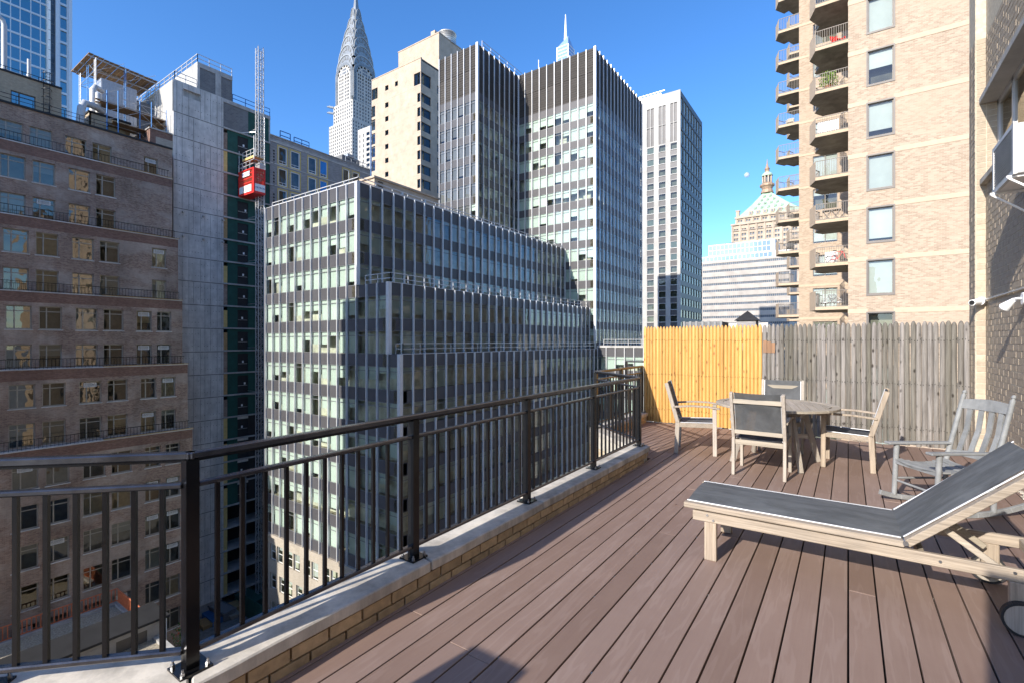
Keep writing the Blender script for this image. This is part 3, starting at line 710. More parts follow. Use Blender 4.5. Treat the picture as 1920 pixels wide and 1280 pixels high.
# unseen casters added behind the camera for the shadows on the near deck
pl = thing('shadow_caster', 'tall planter added unseen behind the viewpoint to shade the deck', 'shadow_caster', (-2.0, -.9, DZ))
b = MB(); b.box(-2.03, -1.70, -1.3, -.9, DZ, -.09); b.build('box', M['tan_brick_unit'], pl)
b = MB(); b.cyl((-1.98, -1.1, -.1), (-1.98, -1.1, .0), .02); b.build('stem', M['plywood'], pl)
shade_block = thing('bulkhead', 'unseen brick block added behind the viewpoint to shade the deck corner', 'bulkhead', (.6, -2, DZ))  # added block that casts the lower right deck shadow, not a known bulkhead
b = MB(); b.box(-.16, 1.5, -2.4, -1.0, DZ, 1.15); b.build('wall', M['own_brick'], shade_block)
# ================================================================== THE CITY
CW = {}
def shared(key, fn, name, mats):
    if key not in CW:
        b = MB(); fn(b); CW[key] = b.mesh(name, mats)
    return CW[key]
def w_frame(b, w_, h, style, t=.05, d=.05):
    if style == 'three': t = .09
    if style == 'transb': t = .13
    b.box(-w_ / 2, -w_ / 2 + t, 0, d, 0, h); b.box(w_ / 2 - t, w_ / 2, 0, d, 0, h)
    b.box(-w_ / 2 + t, w_ / 2 - t, 0, d, 0, t); b.box(-w_ / 2 + t, w_ / 2 - t, 0, d, h - t, h)
    i0, i1 = -w_ / 2 + t, w_ / 2 - t
    if style == 'three':
        zt = h * .76; b.box(i0, i1, .003, d - .003, zt, zt + .08)
        for x in ((-.29, .29) if w_ > 1.9 else (-.16,)): b.box(w_ * x - .05, w_ * x + .05, -.012, d + .012, t, h - t)
    if style == 'sash': b.box(i0, i1, .003, d - .003, h / 2 - .03, h / 2 + .03)
    if style == 'mid': b.box(-.03, .03, .003, d - .003, t, h - t)
    if style == 'trans': b.box(i0, i1, .003, d - .003, h - .47, h - .41)
    if style == 'transb': b.box(i0, i1, .003, d - .003, .42, .48); b.box(-.02, .02, .004, d - .004, t, .42)
def w_pane(b, w_, h, y=.03): b.quad((-w_ / 2 + .01, y, .01), (w_ / 2 - .01, y, .01), (w_ / 2 - .01, y, h - .01), (-w_ / 2 + .01, y, h - .01))
def window(root, T, deg, x, z, w_, h, style, mf, mg, depth=.12, blind=None, bl_len=1., name='window'):
    w_, h = round(w_, 2), round(h, 2)
    fm = shared((w_, h, style, mf.name), lambda b: w_frame(b, w_, h, style), 'window_frame', mf)
    o = winst(name, fm, root, T @ Vector((x, depth, z)), R(deg))
    inst('pane', shared((w_, h, mg.name, 'p'), lambda b: w_pane(b, w_, h), 'pane', mg), o)
    if blind is not None and bl_len > .02:
        q = max(1, round(bl_len * 10)) / 10
        inst('blind', shared((w_, h, q, blind.name, 'b'), lambda b: b.quad((-w_ / 2 + .03, .13, h * (1 - q)), (w_ / 2 - .03, .13, h * (1 - q)), (w_ / 2 - .03, .13, h - .01), (-w_ / 2 + .03, .13, h - .01)), 'blind', blind), o)
    return o
def punched(root, ox, oy, deg, x0, x1, z0, z1, ops, mw, depth=.14, style='plain', mf=None, mg=None, parts=True, blinds=None, back=True, wname='wall', bdist=.9, vents=None):
    T = frame(ox, oy, deg)
    b = MB(T); b.wall(x0, x1, z0, z1, ops, depth + .05, 0, 0); b.build(wname, mw, root)
    if back:
        b = MB(T); b.quad((x0, depth + bdist, z0), (x1, depth + bdist, z0), (x1, depth + bdist, z1), (x0, depth + bdist, z1)); b.build('interior', M['interior_dk'], root)
    if parts:
        for a, c, d, e in ops:
            bm_, bl_ = blinds() if blinds else (None, 0)
            o_ = window(root, T, deg, (a + c) / 2, d, c - a, e - d, style, mf, mg, depth, bm_, bl_)
            if vents and vents(a, c, d):
                inst('vent_grille', shared(('vent',), lambda b: (b.box(-.5, .5, -.05, .0, 0, .05), b.box(-.5, .5, -.05, .0, .37, .42), b.box(-.5, -.45, -.05, 0, .05, .37), b.box(.45, .5, -.05, 0, .05, .37), [b.box(-.45, .45, -.04, -.01, .09 + .07 * k, .12 + .07 * k) for k in range(4)]), 'vent_grille', M['white']), o_, (0, 0, e - d - .6))
    else:
        b = MB(T)
        for a, c, d, e in ops:
            b.quad((a, depth, d), (c, depth, d), (c, depth, e), (a, depth, e), 0)
        if ops: b.build('windows', [mg], root, kind='stuff')
def blk(name, mat, root, *bx):
    b = MB(); 
    for q in bx: b.box(*q)
    return b.build(name, mat, root)
def rail_line(root, pts, mat, h=1.05, step=2.2, r=.035, name='roof_railing'):
    b = MB()
    for p, q in zip(pts[:-1], pts[1:]):
        p, q = Vector(p), Vector(q); ln = (q - p).length; n = max(1, round(ln / step))
        for z in (h, h * .5): b.beam(p + Vector((0, 0, z)), q + Vector((0, 0, z)), r * 2, r * 2)
        for k in range(n + 1): c = p.lerp(q, k / n); b.beam(c, c + Vector((0, 0, h)), r * 2, r * 2)
    return b.build(name, mat, root)

# -------- stepped glass office block and tower behind it
FH, WB0, WH, SPH = 3.388, 12.364, 2.2, 1.188
def mint():
    r = random.random()
    if r < .5: return M['blind'], 1.0
    if r < .88: return M['blind'], random.choice((.4, .5, .6, .7, .8))
    return M['blind'], .2 if r < .95 else 0
def dull():
    r = random.random()
    if r < .33: return M['blind'], random.choice((.6, .8, 1.))
    if r < .6: return M['blind'], random.choice((.2, .3, .5))
    return M['blind'], 0
def greyish():
    r = random.random()
    return (M['blind_g'] if r < .97 else M['blind'], random.choice((1., 1., 1., .8)) if r < .97 else .5)
def bay_parts(root, T, deg, xs, bw, zb, wh, sp, blf, glass, spo=True):
    for x in xs:
        bm_, bl_ = blf()
        window(root, T, deg, x + bw / 2, zb, bw - .02, wh, 'trans', M['winframe'], glass, .02, bm_, bl_)
        if spo:
            sm = shared(('sp', round(bw, 2), round(sp, 2)), lambda b: b.box(-bw / 2 + .012, bw / 2 - .012, 0, .12, .015, sp - .015), 'spandrel', M['spandrel'])
            winst('spandrel', sm, root, T @ Vector((x + bw / 2, 0, zb - sp)), R(deg))
def curtain(root, ox, oy, deg, nb, bw, ks, zbot, ztop, blf=dull, parts=True, x_from=0, glass=None, fins=True, H=FH, wb0=WB0, wh=WH, endfin=True, finw=.1, findepth=.2, parapet=True):
    T = frame(ox, oy, deg); glass = glass or M['glass']; sp = H - wh
    zs = [wb0 - H * k for k in ks]
    if parts:
        for z in zs: bay_parts(root, T, deg, [x_from + i * bw for i in range(nb)], bw, z, wh, sp, blf, glass)
    else:
        b = MB(T); g = MB(T); bl_ = MB(T)
        for z in zs:
            for i in range(nb):
                x = x_from + i * bw
                b.box(x + .012, x + bw - .012, 0, .12, z - sp + .015, z - .015, 0)
                b.box(x + .01, x + bw - .01, .02, .07, z + wh - .47, z + wh - .41, 1); b.box(x + .01, x + bw - .01, .02, .07, z + wh - .04, z + wh, 1)
                g.quad((x, .05, z), (x + bw, .05, z), (x + bw, .05, z + wh), (x, .05, z + wh))
                mm, q = blf()
                if q: bl_.quad((x + .04, .16, z + wh * (1 - q)), (x + bw - .04, .16, z + wh * (1 - q)), (x + bw - .04, .16, z + wh), (x + .04, .16, z + wh), 0 if mm is M['blind'] else 1)
        b.build('spandrels', [M['spandrel'], M['winframe']], root, kind='stuff'); g.build('window_glass', glass, root, kind='stuff')
        if bl_.v: bl_.build('blinds', [M['blind'], M['blind_g']], root, kind='stuff')
    zt = max(zs) + wh
    if ztop - zt > .2 and parapet:      # parapet panels
        hh = ztop - zt; pm = shared(('pp', round(bw, 2), round(hh, 2)), lambda b: b.box(-bw / 2 + .012, bw / 2 - .012, 0, .12, .01, hh), 'parapet_panel', M['spandrel'])
        for i in range(nb): winst('parapet_panel', pm, root, T @ Vector((x_from + (i + .5) * bw, 0, zt)), R(deg))
    if fins:
        fm = shared(('fin', round(ztop - zbot, 2), finw, findepth), lambda b: b.box(-finw / 2, finw / 2, -findepth, .01, 0, ztop - zbot), 'mullion', M['fin'])
        for i in range(nb + (1 if endfin else 0)): winst('mullion', fm, root, T @ Vector((x_from + i * bw, 0, zbot)), R(deg))
    b = MB(T)                # floor slabs seen through the glass
    for z in zs: b.box(x_from, x_from + nb * bw, .13, .85, z - sp + .05, z - .05)
    b.build('floor_slab', M['interior_warm'], root)

bw = 1.552; XW, XE, YF, YB = -57.376, -57.376 + 11 * 1.552, 30.888, 73.92
X2, X3 = XE + 3 * bw, XE + 4 * bw; ZL = WB0 - 10 * FH - SPH; Z2 = WB0 - 2 * FH; Z3 = WB0 - 4 * FH
ob = thing('office_block', 'stepped glass office block with steel mullions and dark spandrels filling the centre', 'office building', ((XW + XE) / 2, 60, GZ))
blk('interior', M['interior'], ob, (XW + .8, XE - .8, YF + .8, YB - .2, GZ, 14.608), (XE - .75, X2 - .8, YF + .8, YB - .2, GZ, Z2 - .6), (X2 - .75, X3 - .8, YF + .8, YB - .2, GZ, Z3 - .6))
blk('roof', M['roofgrey'], ob, (XW + .05, XE - .13, YF + .13, YB, 15.136, 15.312), (XE - .1, X2 - .13, YF + .13, YB, Z2 - .5, Z2 - .15), (X2 - .1, X3 - .13, YF + .13, YB, Z3 - .5, Z3 - .15))
blk('side_wall', M['dark_block'], ob, (XW, XW + .1, YF + .2, YB, GZ, 15.84))
curtain(ob, XW, YF, 0, 11, bw, range(0, 11), ZL, 15.928, mint)
curtain(ob, XW, YF, 0, 3, bw, range(3, 11), ZL, Z2, dull, x_from=11 * bw)
curtain(ob, XW, YF, 0, 1, bw, range(5, 11), ZL, Z3, dull, x_from=14 * bw)
bwr = (YB - YF) / 28
curtain(ob, XE, YF, 90, 28, bwr, range(0, 3), Z2, 15.928, dull)
curtain(ob, X2, YF, 90, 28, bwr, range(3, 5), Z3, Z2 , dull)
curtain(ob, X3, YF, 90, 28, bwr, range(5, 11), ZL, Z3, dull, parts=False)
for X, zb, zt in ((XE, Z2, 15.954), (X2, Z3, Z2 + .03), (X3, ZL, Z3 + .03)): blk('corner_mullion', M['fin'], ob, (X - .16, X + .22, YF - .22, YF + .16, zb, zt))
blk('coping', M['fin'], ob, (XW, XE, YF - .05, YF + .2, 15.928, 15.981), (XE - .2, XE + .05, YF + .2, YB, 15.928, 15.981), (X2 - .2, X2 + .05, YF + .2, YB, Z2, Z2 + .05), (X3 - .2, X3 + .05, YF + .2, YB, Z3, Z3 + .05))
rail_line(ob, [(XW + .4, YF + .5, 15.928), (XE - .5, YF + .5, 15.928), (XE - .5, YB, 15.928)], M['steel_w'], .7)
rail_line(ob, [(XE + .5, YF + .6, Z2), (X2 - .4, YF + .6, Z2), (X2 - .4, YB, Z2)], M['steel_w'], 1.)
rail_line(ob, [(X2 + .3, YF + .6, Z3), (X3 - .3, YF + .6, Z3), (X3 - .3, YB, Z3)], M['steel'], 1.)
ops = []
for z in (ZL - 3.2, ZL - 6.6, ZL - 10):
    x = .7
    while x < (X3 - XW) - 1.5: ops.append((x, x + 1.25, z, z + 1.9)); x += 1.48 if (len(ops) % 2) else 2.0
punched(ob, XW, YF + .05, 0, 0, X3 - XW, GZ, ZL, ops, M['podium_brick'], .2, 'sash', M['white'], M['glass'], True, lambda: (M['blind_w'], random.choice((0, .3, .5, .9))))
blk('ledge', M['podium_brick'], ob, (XW - .1, X3 + .1, YF - .25, YF + .04, ZL - .35, ZL))
punched(ob, X3, YF, 90, 0, YB - YF, GZ, ZL, [(1 + 2.4 * i, 2.6 + 2.4 * i, z, z + 2) for i in range(19) for z in (ZL - 3.2, ZL - 6.6)], M['podium_brick'], .2, 'sash', M['white'], M['glass'], False)
# roof house on top of it
rh = thing('roof_house', 'cream metal plant house with louvres on top of the stepped glass office block', 'roof house', (-52, 46, 15.312))
blk('wall', M['cream'], rh, (-49.72, -43.824, 35.904, 46.2, 15.312, 18.392)); blk('roof', M['cream'], rh, (-49.896, -43.648, 35.728, 46.376, 18.392, 18.612))
b = MB(frame(-43.824, 35.904, 90))
for k in range(8): b.box(.5, 1.2, -.06, 0, 16.368 + k * .24, 16.456 + k * .24)
b.build('louvre', M['black'], rh)
for y in (3.8, 7.568):
    b = MB(frame(-43.824, 35.904, 90)); b.box(y, y + .3, -.25, 0, 17.424, 17.688); b.box(y - .2, y + 1.6, -.06, 0, 16.896, 16.984); b.build('wall_lamp', M['steel'], rh)
rh2 = thing('roof_house', 'lower cream plant house further back on the glass office block roof', 'roof house', (-54, 60, 15.312)); blk('wall', M['cream'], rh2, (-51.04, -44.352, 46.464, 54.56, 15.312, 17.248))

tw = thing('office_tower', 'tall dark glass office tower with steel fins and louvred top behind the stepped block', 'office building', (-50, 95, GZ))
TX0, TX1, TX2, TY0, TY1, TY2, TZ = -58.344, -49.984, -34.584, 61.952, 73.964, 95.92, 48.928
tl = lambda n: [k for k in range(n)]
blk('interior', M['interior'], tw, (TX0 + .3, TX1 - 1.3, TY0 + 1.3, 95.04, GZ, 40.92), (TX1 - 1.2, TX2 - 1.3, TY1 + 1.3, 95.04, GZ, 40.832))
blk('roof', M['roofgrey'], tw, (TX0 + .2, TX1 - .2, TY0 + .2, 95.48, 48.048, 48.224), (TX1 - .2, TX2 - .2, TY1 + .2, 95.48, 47.872, 48.048))
WT = 37.62; HT = 3.432; whT = 2.2
def louv(root, ox, oy, deg, nb, bw_, z0=WT + whT + 1.19, z1=TZ):
    T = frame(ox, oy, deg); zm = (z0 + z1) / 2
    for z, h in ((z0, zm - z0 - .03), (zm + .03, z1 - zm - .03)):
        def f(b):
            b.box(-bw_ / 2 + .01, bw_ / 2 - .01, .06, .1, 0, h)
            n = 10
            for k in range(n): b.box(-bw_ / 2 + .01, bw_ / 2 - .01, .015, .055, h * k / n, h * k / n + h / n * .7)
        m_ = shared(('lv', round(bw_, 2), round(h, 2)), f, 'louvre_panel', M['louver'])
        for i in range(nb): winst('louvre_panel', m_, root, T @ Vector(((i + .5) * bw_, 0, z)), R(deg))
    pm = shared(('lsp', round(bw_, 2)), lambda b: b.box(-bw_ / 2 + .012, bw_ / 2 - .012, 0, .12, 0, 1.17), 'spandrel', M['spandrel'])
    for i in range(nb): winst('spandrel', pm, root, T @ Vector(((i + .5) * bw_, 0, z0 - 1.18)), R(deg))
kw = dict(H=HT, wb0=WT, wh=whT, parapet=False)
nF = (TX2 - TX1) / 10
curtain(tw, TX1, TY1, 0, 10, nF, range(0, 12), -1.3, TZ, mint, **kw); louv(tw, TX1, TY1, 0, 10, nF)
nL = (TX1 - TX0) / 6
curtain(tw, TX0, TY0, 0, 6, nL, range(0, 8), 13.5, TZ, greyish, glass=M['glass_clear'], **kw); louv(tw, TX0, TY0, 0, 6, nL)
nR = (TY1 - TY0) / 8
curtain(tw, TX1, TY0, 90, 8, nR, range(0, 10), 5, TZ, dull, **kw); louv(tw, TX1, TY0, 90, 8, nR)
nS = (TY2 - TY1) / 14
curtain(tw, TX2, TY1, 90, 14, nS, range(0, 12), -1.3, TZ, dull, parts=False, **kw); louv(tw, TX2, TY1, 90, 14, nS)
blk('side_wall', M['dark_block'], tw, (TX0, TX0 + .1, TY0 + .1, 95.92, GZ, TZ - .1), (TX0, TX2 - .2, 95.832, 95.92, GZ, TZ - .1))
for X, Y in ((TX1, TY0), (TX2, TY1)): blk('corner_mullion', M['fin'], tw, (X - .16, X + .24, Y - .24, Y + .16, 0, TZ + .03))
rail_line(tw, [(TX1 + .2, TY0 + 1, TZ - .4), (TX1 + .2, TY1 + 1, TZ - .4)], M['steel'], 1.2)
b = MB(); b.cyl((-46.64, 75.68, 48.048), (-46.64, 75.68, 51.568), .08); b.build('aerial', M['steel'], tw)
pd = thing('podium', 'low glass podium wing with light parapet at the foot of the dark tower', 'office building', (-33, 95, GZ))
curtain(pd, X3 + .2, 73.568, 0, 6, 1.552, range(5, 9), -19.36, Z3 + .2, mint)
blk('wall', M['interior'], pd, (X3 + .3, -24.816, 74.624, 96.8, GZ, Z3 - .6)); blk('coping', M['concrete_l'], pd, (X3 + .1, -24.6, 73.392, 74.008, Z3 + .2, Z3 + .55)); blk('roof', M['roofgrey'], pd, (X3 + .1, -24.6, 74.008, 96.8, Z3 - .4, Z3 - .2))
rail_line(pd, [(X3 + 1, 74.096, Z3 + .5), (-24.6, 74.096, Z3 + .5)], M['steel'], 1)

# -------- brown brick setback building on the left
bb = thing('brick_building', 'old brown brick setback building with railed ledges and bronze windows at the left', 'building', (-70, 12, GZ))
XT = [-67.4 + 1.2 * t for t in range(6)]; H0, HB = 19.4, 3.65
ZT = [23.2, 19.25, 11.95, 4.65, -2.65, -9.95]      # top of each tier's wall
cols = []
for a, c in ((-160, -112), (-80, -34), (5, 54), (67, 110), (135, 176), (187, 224)): cols.append((yat(a, XT[2]), yat(c, XT[2])))
colR = [(yat(285, XT[2]), yat(312, XT[2]))]
colP = [(yat(256, XT[3]), yat(285, XT[3])), (yat(294, XT[3]), yat(321, XT[3]))]
Y0 = -14.0
YE = [yat(p, XT[t]) for t, p in enumerate((323, 323, 334, 342, 352, 361))]
def brn():
    r = random.random()
    return (M['blind_w'], random.choice((.3, .5, 1))) if r < .22 else ((M['cream_curtain'], random.choice((.6, 1.))) if r < .36 else (None, 0))
M['cream_curtain'] = m_plain('tan_curtain', (.5, .42, .28), .9, 0, .15, 3)
row_t = {0: 0, 1: 1, 2: 1, 3: 2, 4: 2, 5: 3, 6: 3, 7: 4, 8: 4}
for t in range(6):
    zt = ZT[t]; zb = GZ if t == 5 else ZT[t + 1] - .1
    rows = [k for k in range(0, 15) if row_t.get(k, 5) == t]
    ops = []
    for k in rows:
        z = H0 - HB * k
        cc = cols + (colR if k in (0, 3, 4) else []) + (colP if k >= 5 else [])
        for a, c in cc:
            a2, c2 = a - Y0, c - Y0
            if c > YE[t] - .5: continue
            ops.append((a2, c2, z, z + 2.2))
    punched(bb, XT[t], Y0, 90, 0, YE[t] - Y0, zb, zt, ops, M['brown_brick'], .2, 'three', M['taupe'], M['glass_old'], True, brn, vents=lambda a, c, d: random.random() < (.5 if a > yat(250, XT[3]) - Y0 else .07))
    # window sills and lintel courses
    T = frame(XT[t], Y0, 90)
    for a, c, z, z1 in ops:
        sm = shared(('sill', round(c - a, 1)), lambda b: b.box(-(c - a) / 2 - .08, (c - a) / 2 + .08, -.06, .08, -.1, -.01), 'sill', M['concrete'])
        winst('sill', sm, bb, T @ Vector(((a + c) / 2, 0, z)), R(90))
    if t:
        blk('red_course', M['red_brick'], bb, (XT[t] - .1, XT[t] + .012, Y0, YE[t] - .01, ZT[t] - .95, ZT[t] + .01))
        blk('ledge', M['concrete'], bb, (XT[t] - 1.35, XT[t] + .06, Y0, YE[t] + .04, ZT[t] + .011, ZT[t] + .1))
        blk('timber_cap', M['plywood'], bb, (XT[t] - .25, XT[t] + .1, YE[t] - 6.5 - t * .3, YE[t] + .08, ZT[t] + .1, ZT[t] + .16))
        b = MB(); x = XT[t] - .15; z0 = ZT[t] + .1
        for z in (.9, .12): b.beam((x, Y0, z0 + z), (x, YE[t] - .3, z0 + z), .04, .05)
        y = Y0
        while y < YE[t] - .3: b.box(x - .012, x + .012, y - .012, y + .012, z0, z0 + .9); y += .28
        b.build('ledge_railing', M['rail'], bb)
        blk('end_wall', M['brown_brick'], bb, (XT[t] - 14, XT[t] - .01, YE[t] - .2, YE[t] - .002, zb, zt - .02))
    else:
        blk('end_wall', M['brown_brick'], bb, (XT[t] - 14, XT[t] - .01, YE[t] - .2, YE[t] - .002, zb, zt - .02))
        blk('coping', M['tar'], bb, (XT[0] - .35, XT[0] + .12, Y0, YE[0], 23.2, 23.4)); blk('roof', M['tar'], bb, (XT[0] - 22, XT[0] - .4, Y0, YE[0], 22.4, 22.6))
        rail_line(bb, [(XT[0] - .1, Y0, 23.4), (XT[0] - .1, 18.5, 23.4)], M['rail'], .8, 1.2, .02)
blk('core', M['interior_dk'], bb, (XT[0] - 20, XT[0] - 1.4, Y0, YE[0] - .3, GZ, 22.3))
# -------- roof structures on it
ph = thing('penthouse', 'tan brick penthouse with a blue window on the roof of the brown building', 'penthouse', (-74, 8, 22.6))
PX = -71.0
punched(ph, PX, -14, 90, 0, 29.4, 22.6, 27.65, [(yat(20, PX) + 14, yat(67, PX) + 14, zat(212, PX, yat(45, PX)), zat(176, PX, yat(45, PX)))], M['tan_brick'], .12, 'three', M['brown_frame'], M['glass_blue'])
blk('side_wall', M['tan_brick'], ph, (PX - 8, PX - .01, 15.2, 15.4, 22.6, 27.65)); blk('coping', M['tar'], ph, (PX - .4, PX + .08, -14, 15.45, 27.65, 27.85)); blk('roof', M['tar'], ph, (PX - 8, PX - .4, -14, 15.4, 27.4, 27.6))
ld = thing('caged_ladder', 'steel caged ladder on the side of the tan penthouse', 'ladder', (PX + .4, 14.2, 22.8))
b = MB()
for y in (13.9, 14.4): b.beam((PX + .25, y, 23.3), (PX + .25, y, 29), .05, .05)
for k in range(16): b.beam((PX + .25, 13.9, 23.5 + k * .35), (PX + .25, 14.4, 23.5 + k * .35), .03, .03)
b.build('ladder', M['rail'], ld)
b = MB()
for k in range(6):
    z = 24.4 + k * .85; pts = [(PX + .25 + .65 * math.sin(a), 14.15 - .4 * math.cos(a), z) for a in [math.pi * i / 6 for i in range(7)]]
    for p, q in zip(pts[:-1], pts[1:]): b.beam(p, q, .04, .05)
b.build('cage', M['rail'], ld)
for px, X, y0, y1, nm, lb in ((8, -73, 34, 130, 'exhaust_pipe', 'fat white exhaust pipe with bent top on the tan penthouse roof at the picture edge'), (54, -72.5, 112, 150, 'vent_pipe', 'thin white vent pipe with a cap on the tan penthouse roof')):
    Y = yat(px, X); z0, z1 = 27.4, zat(y0, X, Y); r_ = .22 if px == 8 else .14
    b = MB(); b.tube([(X, Y, z0), (X, Y, z1 - .8), (X, Y - .1, z1 - .3), (X, Y - .6, z1)] if px == 8 else [(X, Y, z0), (X, Y, z1)], r_, 12); b.cyl((X, Y, z0 + 1.1), (X, Y, z0 + 1.3), r_ * 1.3)
    b.top(nm, M['steel_w'], lb, 'pipe')
rail_line(ph, [(PX - 1, 5, 27.6), (PX - 1, 15, 27.6)], M['rail'], 1.0, 1.3, .025)
# enclosure and scaffold
en = thing('tank_enclosure', 'grey corrugated steel tank enclosure inside scaffolding on the brown building roof', 'tank enclosure', (-77, 22, 27))
b = MB(); b.box(-79.5, -75, 19.9, 23.5, 26.4, 32.2); b.build('shell', M['steel'], en)
b = MB()
for k in range(9): b.box(-74.99, -74.95, 19.95 + k * .4, 20.05 + k * .4, 26.4, 32.1)
b.build('rib', M['steel'], en)
b = MB(); b.box(-79, -75.2, 23.6, 25.6, 26.4, 31.0); b.build('annex', M['dark_block'], en)
sf = thing('scaffolding', 'blue tube scaffolding with plank canopy round the grey tank enclosure', 'scaffolding', (-76, 22, 22.6))
SX = (-74.0, -76.8, -79.8); SY = (19.0, 21.9, 25.2)
for i, x in enumerate(SX):
    for j, y in enumerate(SY):
        if i == 1 and j == 1: continue
        top_ = 33.6 if j < 2 else 33.0
        b = MB(); b.cyl((x, y, 22.6), (x, y, top_ + .6), .038, n=6); b.cyl((x + .55, y, 22.6), (x + .55, y, top_ + .1), .038, n=6)
        for k in range(20): b.beam((x, y, 23 + k * .55), (x + .55, y, 23 + k * .55), .03, .03)
        b.build('frame_tower', M['blue_scaf'] if (i + j) % 2 else M['steel'], sf)
for z in (26.3, 29.3, 32.3):
    b = MB()
    for x in (SX[0], SX[2]):
        for y0, y1 in ((19, 21.9), (21.9, 25.2)): b.cyl((x, y0, z), (x, y1, z + (.0)), .035, n=6); b.cyl((x, y0, z), (x, y1, z + 2.2), .025, n=5)
    for y in (19, 25.2): b.cyl((SX[0], y, z), (SX[2], y, z), .035, n=6); b.cyl((SX[0], y, z), (SX[1], y, z + 2), .025, n=5)
    b.build('ledger', M['steel'], sf)
plk = MB()
for k in range(14): 
    y = 18.4 + k * .5
    o = MB(); zz = 34.05 - .03 * k + random.uniform(-.03, .03); xo = random.uniform(-.3, .3) - (.9 if k < 3 else 0)
    o.box(-79.9 + xo, -73.7, y, y + .46, zz, zz + .07); o.build('plank', M['plank'], sf)
b = MB()
for x in (-74, -76.8, -79.7): b.beam((x, 18.4, 33.93), (x, 25.3, 33.5), .08, .15)
b.build('canopy_bearer', M['steel'], sf)
for z, x0, x1, y0, y1 in ((28.0, -73.4, -71.2, 18.7, 25.6), (25.6, -72.6, -70.2, 19.6, 23.8), (27.2, -73.2, -71.0, 24.2, 27.2)):
    for k in range(5):
        xx = x0 + (x1 - x0) * k / 5; b = MB(); b.box(xx, xx + (x1 - x0) / 5 - .03, y0 + random.uniform(-.3, .3), y1 + random.uniform(-.2, .2), z, z + .06); b.build('plank', M['plank'], sf)
for x, y in ((-71.1, 19.4), (-71.1, 22.6), (-71.1, 25.4), (-70.2, 20.2), (-70.2, 23.5)):
    b = MB(); b.cyl((x, y, 22.6), (x, y, 29.3), .06, n=6); b.build('standard', M['blue_scaf'], sf)
for z in (25.4, 27.9, 28.9):
    b = MB(); b.cyl((-71.1, 18.8, z), (-71.1, 26, z), .035, n=6); b.cyl((-71.1, 19.4, z - 2), (-71.1, 22.6, z), .025, n=5); b.cyl((-71.1, 25.4, z - 2), (-71.1, 22.6, z), .025, n=5); b.build('ledger', M['steel'], sf)
du = thing('ductwork', 'silver bent ducts in front of the grey tank enclosure on the brown building roof', 'duct', (-72.5, 18.4, 22.6))
b = MB(); b.tube([(-71.5, 17.4, 22.6), (-71.5, 17.0, 23.6), (-71.5, 17.2, 26.5), (-71.6, 17.5, 27.2), (-72, 18.6, 27.3), (-72.6, 19.4, 27.2)], .38, 12); b.build('duct', M['steel_w'], du)
b = MB(); b.tube([(-73, 18.6, 26.8), (-73, 18.6, 29.6), (-73, 18.8, 30.0), (-73.5, 19.6, 30.0)], .32, 12); b.tube([(-72.6, 19.0, 26.8), (-72.6, 19.0, 29.2)], .28, 12); b.build('duct', M['steel_w'], du)
b = MB(); b.tube([(-70.6, 22.9, 25.2), (-70.6, 24, 25.2), (-70.6, 26.6, 24.6), (-70.6, 27.2, 24.3)], .28, 10); b.build('duct', M['tar'], du)
hs = thing('roof_house', 'small tan roof house beside the silver ducts on the brown building roof', 'roof house', (-74, 19.5, 22.6))
punched(hs, -72.4, 18.1, 0, -4, 0, 22.6, 26.6, [(-2.2, -.8, 23.2, 25.2)], M['tan_brick'], .1, 'plain', M['brown_frame'], M['glass'])
blk('wall', M['tan_brick'], hs, (-76.4, -72.41, 18.3, 22, 22.6, 26.55)); blk('coping', M['tar'], hs, (-76.5, -72.3, 18, 22.1, 26.6, 26.8)); blk('interior', M['interior_warm'], hs, (-72.4, -72.2, 19.5, 21.5, 22.6, 25.5))
b2 = thing('bulkhead', 'weathered red brick bulkhead with a tan patch at the right end of the brown roof', 'bulkhead', (-70, 24, 22.6))
blk('wall', M['red_brick'], b2, (-73, -69.2, 23.0, 25.6, 22.6, 25.7)); blk('plaster_patch', M['podium_brick'], b2, (-69.2, -69.18, 23.6, 25.4, 23.0, 24.9)); blk('coping', M['concrete_l'], b2, (-73.1, -69.1, 22.9, 25.7, 25.7, 25.85))

# -------- concrete building under construction
cb = thing('concrete_building', 'bare concrete building under construction with green sheathed floors behind the hoist', 'building', (-74, 31, GZ))
CX, CY0, CYm, CY1, CZ = -69.0, 25.4, yat(419, -69.0), yat(507, -69.0), 32.7
z = GZ; k = 0; H3 = 3.0
slabs = [28.67 - 3 * i for i in range(22)]
pz = [CZ] + slabs
for i in range(len(pz) - 1):        # poured lifts with recessed joints between formwork panels
    zt, zb = pz[i], pz[i + 1]
    if i == 0:
        b = MB(frame(CX, CY0, 90)); b.wall(0, CYm - CY0, zb + .03, zt, [(1.1, 3.1, zt - 1.7, zt - .75)], .5, 0); b.build('concrete_lift', M['concrete'], cb); blk('opening', M['black'], cb, (CX - 3, CX - .52, CY0 + 1, CY0 + 3.2, zt - 1.8, zt - .7)); continue
    b = MB(); b.box(CX - .3, CX + random.uniform(0, .015), CY0, CYm, zb + .03, zt); b.build('concrete_lift', M['concrete'], cb)
b = MB()
for i in range(9):
    y = CY0 + .3 + i * (CYm - CY0 - .5) / 8 + random.uniform(-.1, .1)
    for j in range(len(pz) - 1):
        if random.random() < .8: b.box(CX + .002, CX + .022, y - .012, y + .012, pz[j + 1] + .15, pz[j] - .1)
for j in range(1, len(pz) - 1):
    b.box(CX + .002, CX + .026, CY0 + .02, CYm, pz[j] - .04, pz[j] + .05)
for j in range(len(pz) - 1):
    for i in range(16):
        for q in (.25, .75):
            if random.random() < .7:
                y = CY0 + .3 + i * .36; z = pz[j + 1] + (pz[j] - pz[j + 1]) * q; b.box(CX + .003, CX + .024, y - .035, y + .035, z - .035, z + .035)
